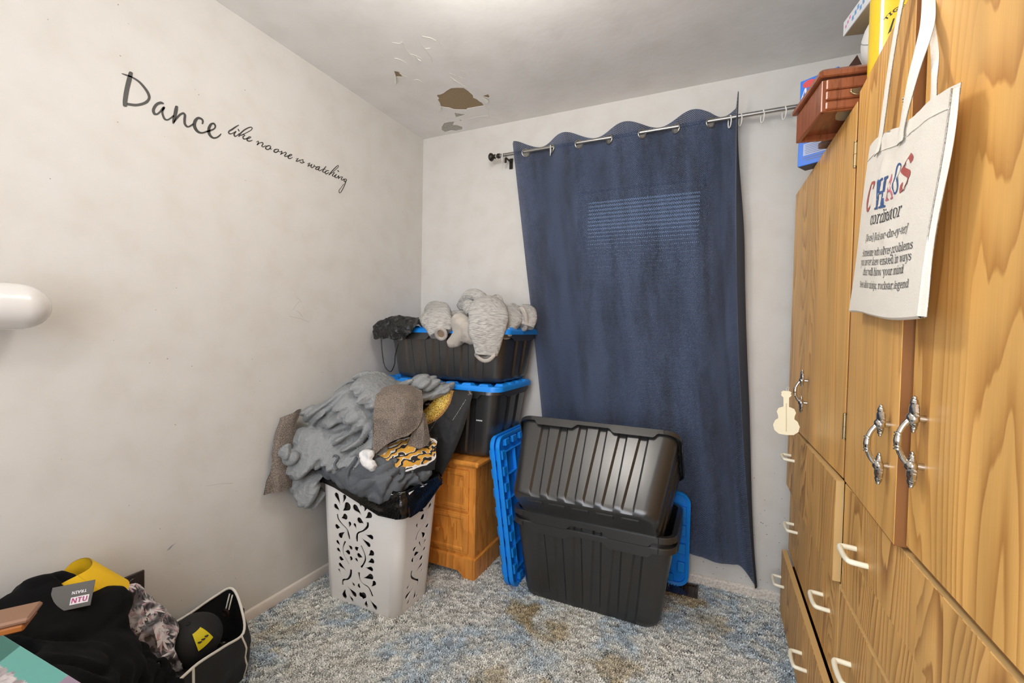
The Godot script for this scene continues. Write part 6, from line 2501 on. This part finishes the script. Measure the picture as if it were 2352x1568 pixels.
func rocks_tex() -> ImageTexture:
	var s := 512
	var h := 256
	var im := Image.create(s, h, false, Image.FORMAT_RGB8)
	var n := FastNoiseLite.new()
	n.seed = 9
	n.noise_type = FastNoiseLite.TYPE_CELLULAR
	n.frequency = 0.045
	n.cellular_return_type = FastNoiseLite.RETURN_CELL_VALUE
	var n2 := noise(252, 0.05, 3)
	for y in h:
		for x in s:
			var c: Color
			var edge := 30.0 + 6.0 * n2.get_noise_2d(x, 0.0)
			if y < edge and x < 205 + y * 0.5:
				c = rgb(40, 98, 88) if x < 60 + y * 0.6 else rgb(86, 150, 140)
			elif x > 205 + y * 0.5 and y < 200:
				c = rgb(134, 114, 132)
			else:
				c = rgb(118, 108, 108).lerp(rgb(238, 230, 228), clampf(0.5 + 0.7 * n.get_noise_2d(x, y), 0, 1))
			im.set_pixel(x, y, c)
	return ImageTexture.create_from_image(im)

# ------------------------------------------------------------------ measured outlines
# wall lettering: for every letter or word its strokes, each a row of (left z, left y, right z, right y)
const WALL_LETTERS = [
	["D", [
		[1.5512,2.0355,1.5619,2.0330,1.5542,2.0143,1.5669,2.0114,1.5610,1.9780,1.5735,1.9747,1.5659,1.9415,1.5779,1.9374,1.5670,1.9247,1.5775,1.9200],
		[1.5800,2.0202,1.5806,2.0179,1.5665,2.0230,1.5679,2.0179,1.5509,2.0239,1.5528,2.0188,1.5325,2.0201,1.5359,2.0137,1.5165,2.0087,1.5215,2.0017,1.5059,1.9955,1.5123,1.9889,1.5023,1.9802,1.5097,1.9777,1.5091,1.9621,1.5148,1.9666,1.5235,1.9469,1.5258,1.9543,1.5439,1.9334,1.5440,1.9417,1.5658,1.9266,1.5650,1.9349],
	]],
	["a", [
		[1.4652,1.9768,1.4640,1.9822,1.4725,1.9737,1.4731,1.9826,1.4806,1.9663,1.4857,1.9720,1.4872,1.9540,1.4951,1.9553,1.4899,1.9439,1.4983,1.9397,1.4881,1.9377,1.4928,1.9293,1.4842,1.9386,1.4822,1.9332,1.4764,1.9489,1.4723,1.9459,1.4684,1.9649,1.4623,1.9615,1.4637,1.9705,1.4595,1.9677],
		[1.4596,1.9660,1.4666,1.9658,1.4645,1.9515,1.4707,1.9493,1.4625,1.9403,1.4682,1.9356,1.4583,1.9324,1.4619,1.9263,1.4522,1.9329,1.4513,1.9280,1.4425,1.9437,1.4396,1.9402,1.4352,1.9540,1.4313,1.9504],
	]],
	["n", [
		[1.4193,1.9895,1.4286,1.9870,1.4205,1.9740,1.4320,1.9711,1.4239,1.9550,1.4349,1.9528,1.4278,1.9397,1.4372,1.9379,1.4318,1.9266,1.4373,1.9253],
		[1.4344,1.9309,1.4306,1.9296,1.4265,1.9489,1.4213,1.9466,1.4149,1.9678,1.4107,1.9634,1.4019,1.9785,1.4029,1.9708,1.3937,1.9724,1.4013,1.9673,1.3943,1.9572,1.4024,1.9537,1.3941,1.9428,1.4009,1.9374,1.3888,1.9369,1.3915,1.9302,1.3830,1.9402,1.3808,1.9356,1.3718,1.9527,1.3687,1.9489],
	]],
	["c", [
		[1.3413,1.9646,1.3362,1.9657,1.3401,1.9731,1.3340,1.9768,1.3431,1.9778,1.3396,1.9847,1.3524,1.9756,1.3544,1.9835,1.3579,1.9658,1.3675,1.9673,1.3605,1.9525,1.3716,1.9474,1.3576,1.9418,1.3661,1.9331,1.3497,1.9343,1.3535,1.9257,1.3381,1.9359,1.3376,1.9300,1.3230,1.9475,1.3211,1.9423],
	]],
	["e", [
		[1.3231,1.9467,1.3211,1.9413,1.3126,1.9546,1.3102,1.9495,1.2988,1.9659,1.2952,1.9631,1.2954,1.9751,1.2896,1.9781,1.3001,1.9796,1.2976,1.9868,1.3048,1.9745,1.3110,1.9786,1.3099,1.9612,1.3201,1.9601,1.3107,1.9484,1.3210,1.9428,1.3079,1.9386,1.3149,1.9306,1.2995,1.9333,1.3016,1.9261,1.2888,1.9382,1.2868,1.9333,1.2785,1.9491,1.2749,1.9463,1.2730,1.9569,1.2701,1.9558],
	]],
	["like", [
		[1.2023,2.0171,1.2041,2.0193,1.2144,2.0036,1.2176,2.0069,1.2282,1.9876,1.2320,1.9917,1.2389,1.9777,1.2429,1.9800,1.2399,1.9743,1.2448,1.9707,1.2372,1.9727,1.2381,1.9677,1.2296,1.9765,1.2283,1.9739,1.2158,1.9898,1.2139,1.9872],
		[1.2119,1.9890,1.2155,1.9899,1.2186,1.9757,1.2241,1.9745,1.2166,1.9719,1.2186,1.9663,1.2102,1.9764,1.2083,1.9742,1.2016,1.9877,1.1991,1.9861],
		[1.2047,2.0026,1.2073,1.9999,1.1996,1.9981,1.2034,1.9942],
		[1.2050,1.9750,1.2001,1.9740,1.1958,1.9929,1.1915,1.9908,1.1770,2.0151,1.1741,2.0118,1.1551,2.0324,1.1544,2.0288,1.1458,2.0307,1.1495,2.0285,1.1513,2.0191,1.1534,2.0206,1.1678,2.0032,1.1693,2.0053,1.1860,1.9868,1.1876,1.9893],
		[1.1975,1.9808,1.1964,1.9784,1.1846,1.9909,1.1845,1.9870,1.1766,1.9882,1.1811,1.9869,1.1833,1.9799,1.1880,1.9796,1.1817,1.9755,1.1850,1.9706,1.1758,1.9769,1.1749,1.9734,1.1694,1.9832,1.1676,1.9814],
		[1.1712,1.9776,1.1702,1.9750,1.1599,1.9856,1.1585,1.9833,1.1543,1.9909,1.1510,1.9920,1.1581,1.9892,1.1594,1.9920,1.1652,1.9800,1.1694,1.9810,1.1662,1.9749,1.1706,1.9707,1.1600,1.9748,1.1606,1.9702,1.1526,1.9787,1.1515,1.9758,1.1459,1.9832,1.1451,1.9818],
	]],
	["no", [
		[1.1306,1.9809,1.1298,1.9796,1.1205,1.9896,1.1217,1.9857,1.1182,1.9813,1.1229,1.9808,1.1238,1.9707,1.1279,1.9715],
		[1.1268,1.9716,1.1248,1.9698,1.1144,1.9849,1.1130,1.9826,1.1019,1.9914,1.1034,1.9869,1.0977,1.9850,1.1026,1.9839,1.1026,1.9760,1.1075,1.9741,1.1002,1.9744,1.1000,1.9708,1.0870,1.9839,1.0859,1.9818],
		[1.0710,1.9873,1.0726,1.9906,1.0822,1.9790,1.0856,1.9818,1.0855,1.9732,1.0907,1.9696,1.0792,1.9716,1.0794,1.9673,1.0705,1.9790,1.0668,1.9772,1.0676,1.9862,1.0637,1.9885,1.0727,1.9875,1.0709,1.9904],
		[1.0666,1.9831,1.0698,1.9804,1.0631,1.9781,1.0650,1.9746,1.0595,1.9806,1.0589,1.9795],
	]],
	["one", [
		[1.0356,1.9857,1.0369,1.9888,1.0449,1.9792,1.0485,1.9819,1.0464,1.9752,1.0521,1.9708,1.0415,1.9738,1.0413,1.9692,1.0326,1.9814,1.0292,1.9797,1.0302,1.9870,1.0265,1.9902,1.0366,1.9858,1.0359,1.9888],
		[1.0295,1.9831,1.0307,1.9800,1.0202,1.9831,1.0203,1.9802,1.0121,1.9891,1.0108,1.9865],
		[1.0109,1.9887,1.0152,1.9867,1.0096,1.9805,1.0147,1.9803,1.0171,1.9707,1.0206,1.9723],
		[1.0197,1.9727,1.0180,1.9703,1.0048,1.9847,1.0034,1.9821,.9924,1.9921,.9939,1.9875,.9886,1.9847,.9938,1.9843,.9959,1.9738,1.0012,1.9730,.9944,1.9728,.9944,1.9689,.9826,1.9806,.9814,1.9783],
		[.9837,1.9771,.9831,1.9744,.9701,1.9839,.9689,1.9816,.9639,1.9900,.9600,1.9908,.9674,1.9885,.9689,1.9917,.9768,1.9785,.9817,1.9800,.9779,1.9737,.9833,1.9693,.9724,1.9722,.9720,1.9680,.9581,1.9821,.9571,1.9807],
	]],
	["is", [
		[.9418,1.9810,.9414,1.9792,.9282,1.9879,.9307,1.9844,.9328,1.9773,.9375,1.9785,.9370,1.9723,.9419,1.9691,.9330,1.9739,.9315,1.9707,.9201,1.9846,.9182,1.9826],
		[.9225,1.9799,.9216,1.9778,.9040,1.9920,.9049,1.9882,.9024,1.9833,.9080,1.9798,.8976,1.9792,.9020,1.9802,.9113,1.9702,.9108,1.9743,.9215,1.9728,.9196,1.9760],
		[.9011,1.9802,.8998,1.9773,.8950,1.9828,.8945,1.9816],
	]],
	["watching", [
		[.8811,1.9799,.8805,1.9781,.8651,1.9892,.8678,1.9849,.8699,1.9767,.8751,1.9778,.8756,1.9726,.8784,1.9677,.8672,1.9777,.8655,1.9750,.8524,1.9883,.8557,1.9841,.8570,1.9749,.8632,1.9728,.8542,1.9723,.8535,1.9685,.8435,1.9828,.8393,1.9819,.8449,1.9865,.8412,1.9884],
		[.8423,1.9850,.8438,1.9822,.8280,1.9834,.8295,1.9806],
		[.8086,1.9884,.8091,1.9918,.8242,1.9812,.8269,1.9850,.8302,1.9737,.8366,1.9716,.8262,1.9727,.8246,1.9692,.8094,1.9889,.8096,1.9846,.8145,1.9741,.8203,1.9726,.8112,1.9723,.8106,1.9689,.7957,1.9841,.7938,1.9820],
		[.7712,2.0038,.7743,2.0047,.7841,1.9853,.7890,1.9864,.7901,1.9748,.7959,1.9725,.7848,1.9732,.7846,1.9696,.7706,1.9831,.7691,1.9812],
		[.7922,1.9863,.7927,1.9840,.7740,1.9897,.7745,1.9875],
		[.7576,1.9859,.7572,1.9903,.7671,1.9838,.7693,1.9869,.7749,1.9745,.7813,1.9737,.7728,1.9710,.7732,1.9661,.7554,1.9817,.7538,1.9793],
		[.7573,1.9697,.7530,1.9684,.7346,1.9993,.7304,1.9978,.7100,2.0266,.7067,2.0249,.6968,2.0366,.6988,2.0330,.6974,2.0245,.7002,2.0253,.7278,1.9932,.7301,1.9944],
		[.7539,1.9727,.7516,1.9707,.7332,1.9904,.7316,1.9879,.7192,1.9920,.7248,1.9905,.7309,1.9742,.7370,1.9733,.7274,1.9732,.7266,1.9697,.7125,1.9849,.7103,1.9828],
		[.7065,1.9871,.7114,1.9876,.7151,1.9723,.7214,1.9702,.7090,1.9722,.7077,1.9690,.6960,1.9846,.6933,1.9829],
		[.6970,2.0110,.7022,2.0065,.6927,2.0078,.6979,2.0032],
		[.6930,1.9862,.6978,1.9836,.6900,1.9796,.6957,1.9782,.6947,1.9701,.6993,1.9702],
		[.6982,1.9711,.6958,1.9691,.6800,1.9859,.6785,1.9833,.6669,1.9874,.6727,1.9850,.6744,1.9748,.6801,1.9735,.6720,1.9717,.6715,1.9680,.6585,1.9829,.6560,1.9809],
		[.6443,1.9846,.6467,1.9867,.6547,1.9759,.6597,1.9768,.6551,1.9703,.6590,1.9658,.6489,1.9734,.6453,1.9716,.6396,1.9842,.6439,1.9838,.6468,1.9648,.6524,1.9646,.6584,1.9390,.6624,1.9392,.6765,1.9083,.6799,1.9093,.6896,1.9010,.6869,1.9043,.6926,1.9134,.6892,1.9134,.6761,1.9350,.6738,1.9344,.6618,1.9547,.6594,1.9541],
	]],
]
const FRONT_DROPS = [ # head, tail, head radius
	[0.2307,0.4874,0.2515,0.4439,0.0103],
	[0.2778,0.4896,0.2664,0.4589,0.0081],
	[0.2231,0.4366,0.2480,0.4165,0.0093],
	[0.2934,0.4496,0.2642,0.4237,0.0152],
	[0.3383,0.4519,0.3735,0.4233,0.0121],
	[0.3666,0.4724,0.3709,0.4580,0.0050],
	[0.3974,0.4689,0.3876,0.4432,0.0089],
	[0.4182,0.4352,0.3921,0.4162,0.0109],
	[0.2780,0.3998,0.2539,0.3889,0.0112],
	[0.3599,0.3998,0.3858,0.3890,0.0110],
	[0.3041,0.3744,0.2990,0.3551,0.0071],
	[0.3326,0.3741,0.3413,0.3537,0.0064],
	[0.2271,0.3444,0.2491,0.3427,0.0093],
	[0.2468,0.3072,0.2736,0.3294,0.0099],
	[0.4248,0.3394,0.3891,0.3437,0.0089],
	[0.4076,0.3019,0.3662,0.3268,0.0089],
	[0.2281,0.2742,0.2464,0.2556,0.0072],
	[0.2313,0.2397,0.2490,0.2260,0.0072],
	[0.3067,0.2651,0.2905,0.2778,0.0077],
	[0.3383,0.2682,0.3539,0.2778,0.0081],
	[0.2910,0.2411,0.2684,0.2420,0.0092],
	[0.3518,0.2410,0.3763,0.2355,0.0091],
	[0.4258,0.2702,0.4048,0.2534,0.0103],
	[0.4264,0.2346,0.4012,0.2226,0.0095],
	[0.3063,0.2181,0.3001,0.2044,0.0073],
	[0.3364,0.2191,0.3498,0.2041,0.0061],
	[0.2455,0.2016,0.2673,0.1986,0.0087],
	[0.2405,0.1714,0.2788,0.1491,0.0083],
	[0.4194,0.1971,0.3836,0.1963,0.0089],
	[0.2326,0.1467,0.2466,0.1233,0.0046],
	[0.4174,0.1627,0.3740,0.1456,0.0109],
	[0.4355,0.1394,0.4181,0.1177,0.0083],
	[0.3170,0.1003,0.3088,0.1166,0.0057],
	[0.3476,0.1003,0.3510,0.1174,0.0069],
	[0.2615,0.0340,0.2681,0.0668,0.0113],
	[0.3203,0.0563,0.2825,0.0842,0.0106],
	[0.3597,0.0630,0.3667,0.0467,0.0113],
	[0.3752,0.0672,0.3667,0.0467,0.0113],
	[0.3058,0.0277,0.2872,0.0514,0.0069],
	[0.3872,0.0262,0.3905,0.0493,0.0084],
	[0.4372,0.0304,0.4062,0.0617,0.0095],
]
const FRONT_STEMS = [ # x, y, width along a stem
	[0.2318,0.4031,0.0082,0.2376,0.3795,0.0099,0.2624,0.3598,0.0074,0.2869,0.3444,0.0073,0.2952,0.3217,0.0114,0.3008,0.3025,0.0081],
	[0.4061,0.4010,0.0119,0.4039,0.3807,0.0119,0.3786,0.3575,0.0064,0.3503,0.3415,0.0072,0.3428,0.3197,0.0121,0.3441,0.3018,0.0089],
	[0.2753,0.2887,0.0090,0.2611,0.2568,0.0057,0.2643,0.2246,0.0057,0.2808,0.2038,0.0057,0.2928,0.1883,0.0065],
	[0.3652,0.2884,0.0080,0.3827,0.2602,0.0072,0.3882,0.2335,0.0088,0.3757,0.2064,0.0072,0.3604,0.1885,0.0105],
	[0.3044,0.1666,0.0114,0.3005,0.1390,0.0122,0.2820,0.1158,0.0074,0.2551,0.1047,0.0082,0.2527,0.0793,0.0091],
	[0.3493,0.1656,0.0121,0.3534,0.1362,0.0073,0.3719,0.1188,0.0064,0.4029,0.1089,0.0096,0.4238,0.0765,0.0119],
]
const SIDE_DROPS = [ # head, tail, head radius
	[0.7105,0.4626,0.7183,0.4424,0.0042],
	[0.6958,0.4344,0.7176,0.4142,0.0072],
	[0.7642,0.4443,0.7404,0.4234,0.0123],
	[0.7465,0.3989,0.7663,0.3921,0.0108],
	[0.7855,0.3773,0.7786,0.3604,0.0057],
	[0.7040,0.3430,0.7247,0.3408,0.0072],
	[0.7273,0.3065,0.7495,0.3301,0.0088],
	[0.7128,0.2774,0.7296,0.2625,0.0051],
	[0.7572,0.2882,0.7362,0.2542,0.0041],
	[0.7927,0.2712,0.7702,0.2803,0.0073],
	[0.7132,0.2398,0.7288,0.2322,0.0064],
	[0.7792,0.2448,0.7473,0.2398,0.0082],
	[0.7316,0.2065,0.7517,0.2014,0.0080],
	[0.7981,0.2273,0.7881,0.2125,0.0073],
	[0.7273,0.1711,0.7692,0.1572,0.0063],
	[0.7198,0.1444,0.7330,0.1238,0.0047],
	[0.8177,0.1124,0.8035,0.1291,0.0057],
	[0.8200,0.0735,0.7769,0.0949,0.0085],
	[0.8066,0.0400,0.7860,0.0651,0.0061],
	[0.7612,0.0413,0.7620,0.0767,0.0071],
	[0.7444,0.0362,0.7379,0.0493,0.0051],
]
const SIDE_STEMS = [ # x, y, width along a stem
	[0.7068,0.3985,0.0059,0.7187,0.3738,0.0067,0.7487,0.3525,0.0058,0.7748,0.3344,0.0090,0.7840,0.3099,0.0106],
	[0.7361,0.2521,0.0034,0.7391,0.2327,0.0034,0.7587,0.2129,0.0042,0.7845,0.1965,0.0049],
	[0.7970,0.1783,0.0123,0.7963,0.1497,0.0098,0.7631,0.1205,0.0067,0.7427,0.1059,0.0092,0.7455,0.0845,0.0084],
]
const PEELS = [
	[0.3895,0.4146,0.4049,0.4108,0.4285,0.4158,0.4617,0.4318,0.4899,0.4409,0.5191,0.4329,0.5493,0.4187,0.5556,0.3843,0.5573,0.3406,0.5470,0.3183,0.5570,0.2962,0.5588,0.2725,0.5649,0.2561,0.5606,0.2248,0.5037,0.2289,0.4610,0.2319,0.4475,0.2226,0.4096,0.2392,0.3859,0.2529,0.3725,0.2782,0.3517,0.2916,0.3399,0.3062,0.3561,0.3424,0.3630,0.3719,0.3773,0.3814,0.3789,0.4014],
	[0.3205,0.6704,0.3398,0.6551,0.3320,0.6362,0.3269,0.6143,0.2988,0.6291],
	[0.5992,0.3144,0.6355,0.3186,0.6302,0.2927,0.6192,0.2848],
	[0.2019,0.0961,0.2459,0.1357,0.2842,0.1369,0.3142,0.1302,0.2824,0.0981,0.3037,0.0859,0.3212,0.0533,0.3026,0.0254,0.2580,0.0218,0.2332,0.0392,0.1874,0.0334,0.1823,0.0623],
	[0.3701,0.2192,0.3944,0.1968,0.4199,0.1760,0.3845,0.1717,0.3492,0.1681],
	[0.3498,0.1376,0.3633,0.1321,0.3521,0.1202],
	[0.2812,0.1657,0.3067,0.1823,0.2965,0.1736],
]
const FLAPS = [
	[0.5984,0.3130,0.6156,0.2809,0.6026,0.2590,0.5785,0.2532],
	[0.3302,0.3199,0.3491,0.3216,0.3275,0.2918,0.3026,0.2753],
	[0.2716,0.0199,0.2672,-0.0214,0.2500,-0.0717,0.2507,-0.0335],
	[0.3353,0.6555,0.3483,0.6442,0.3612,0.6277,0.3361,0.6382],
	[0.3205,0.6704,0.3208,0.6630,0.2845,0.6105,0.2515,0.5810],
	[0.4715,0.7528,0.4816,0.7453,0.4862,0.7306,0.4703,0.7424],
	[0.4867,0.7253,0.4913,0.7103,0.4997,0.7002,0.4851,0.7050],
	[0.5551,0.5539,0.5770,0.5521,0.5818,0.5450,0.5594,0.5426],
	[0.5435,0.5101,0.5558,0.5034,0.5482,0.4966],
	[0.5789,0.5180,0.6002,0.5151,0.5837,0.5070],
	[0.5599,0.4484,0.5764,0.4319,0.5610,0.4302],
	[0.6419,0.7630,0.6486,0.7555,0.6400,0.7508],
	[0.3540,0.8105,0.3614,0.7896,0.3525,0.7901],
	[0.6131,0.5550,0.6327,0.5540,0.6187,0.5419],
]
const CRACKS = [
	[0.4524,0.8402,0.4760,0.8231,0.4935,0.8258,0.4802,0.7895,0.4748,0.7482,0.4863,0.7338,0.4991,0.7024],
	[0.5621,0.7967,0.5568,0.7511,0.5459,0.6925,0.5242,0.6551],
	[0.5568,0.7511,0.5795,0.7464],
	[0.5381,0.5275,0.5453,0.5017,0.5543,0.4587,0.5637,0.4347],
	[0.5627,0.2239,0.5604,0.1711,0.5339,0.1208,0.5554,0.0803,0.5640,0.0224,0.5626,-0.0084],
	[0.4020,0.1271,0.4744,0.1295,0.5316,0.1165],
	[0.5927,0.8239,0.6185,0.8017,0.6303,0.7766],
	[0.3586,0.5719,0.3819,0.5699,0.3870,0.5365,0.3767,0.5086],
	[0.4150,0.7010,0.4064,0.7315,0.3881,0.7491],
	[0.4541,0.2248,0.4480,0.1871],
]
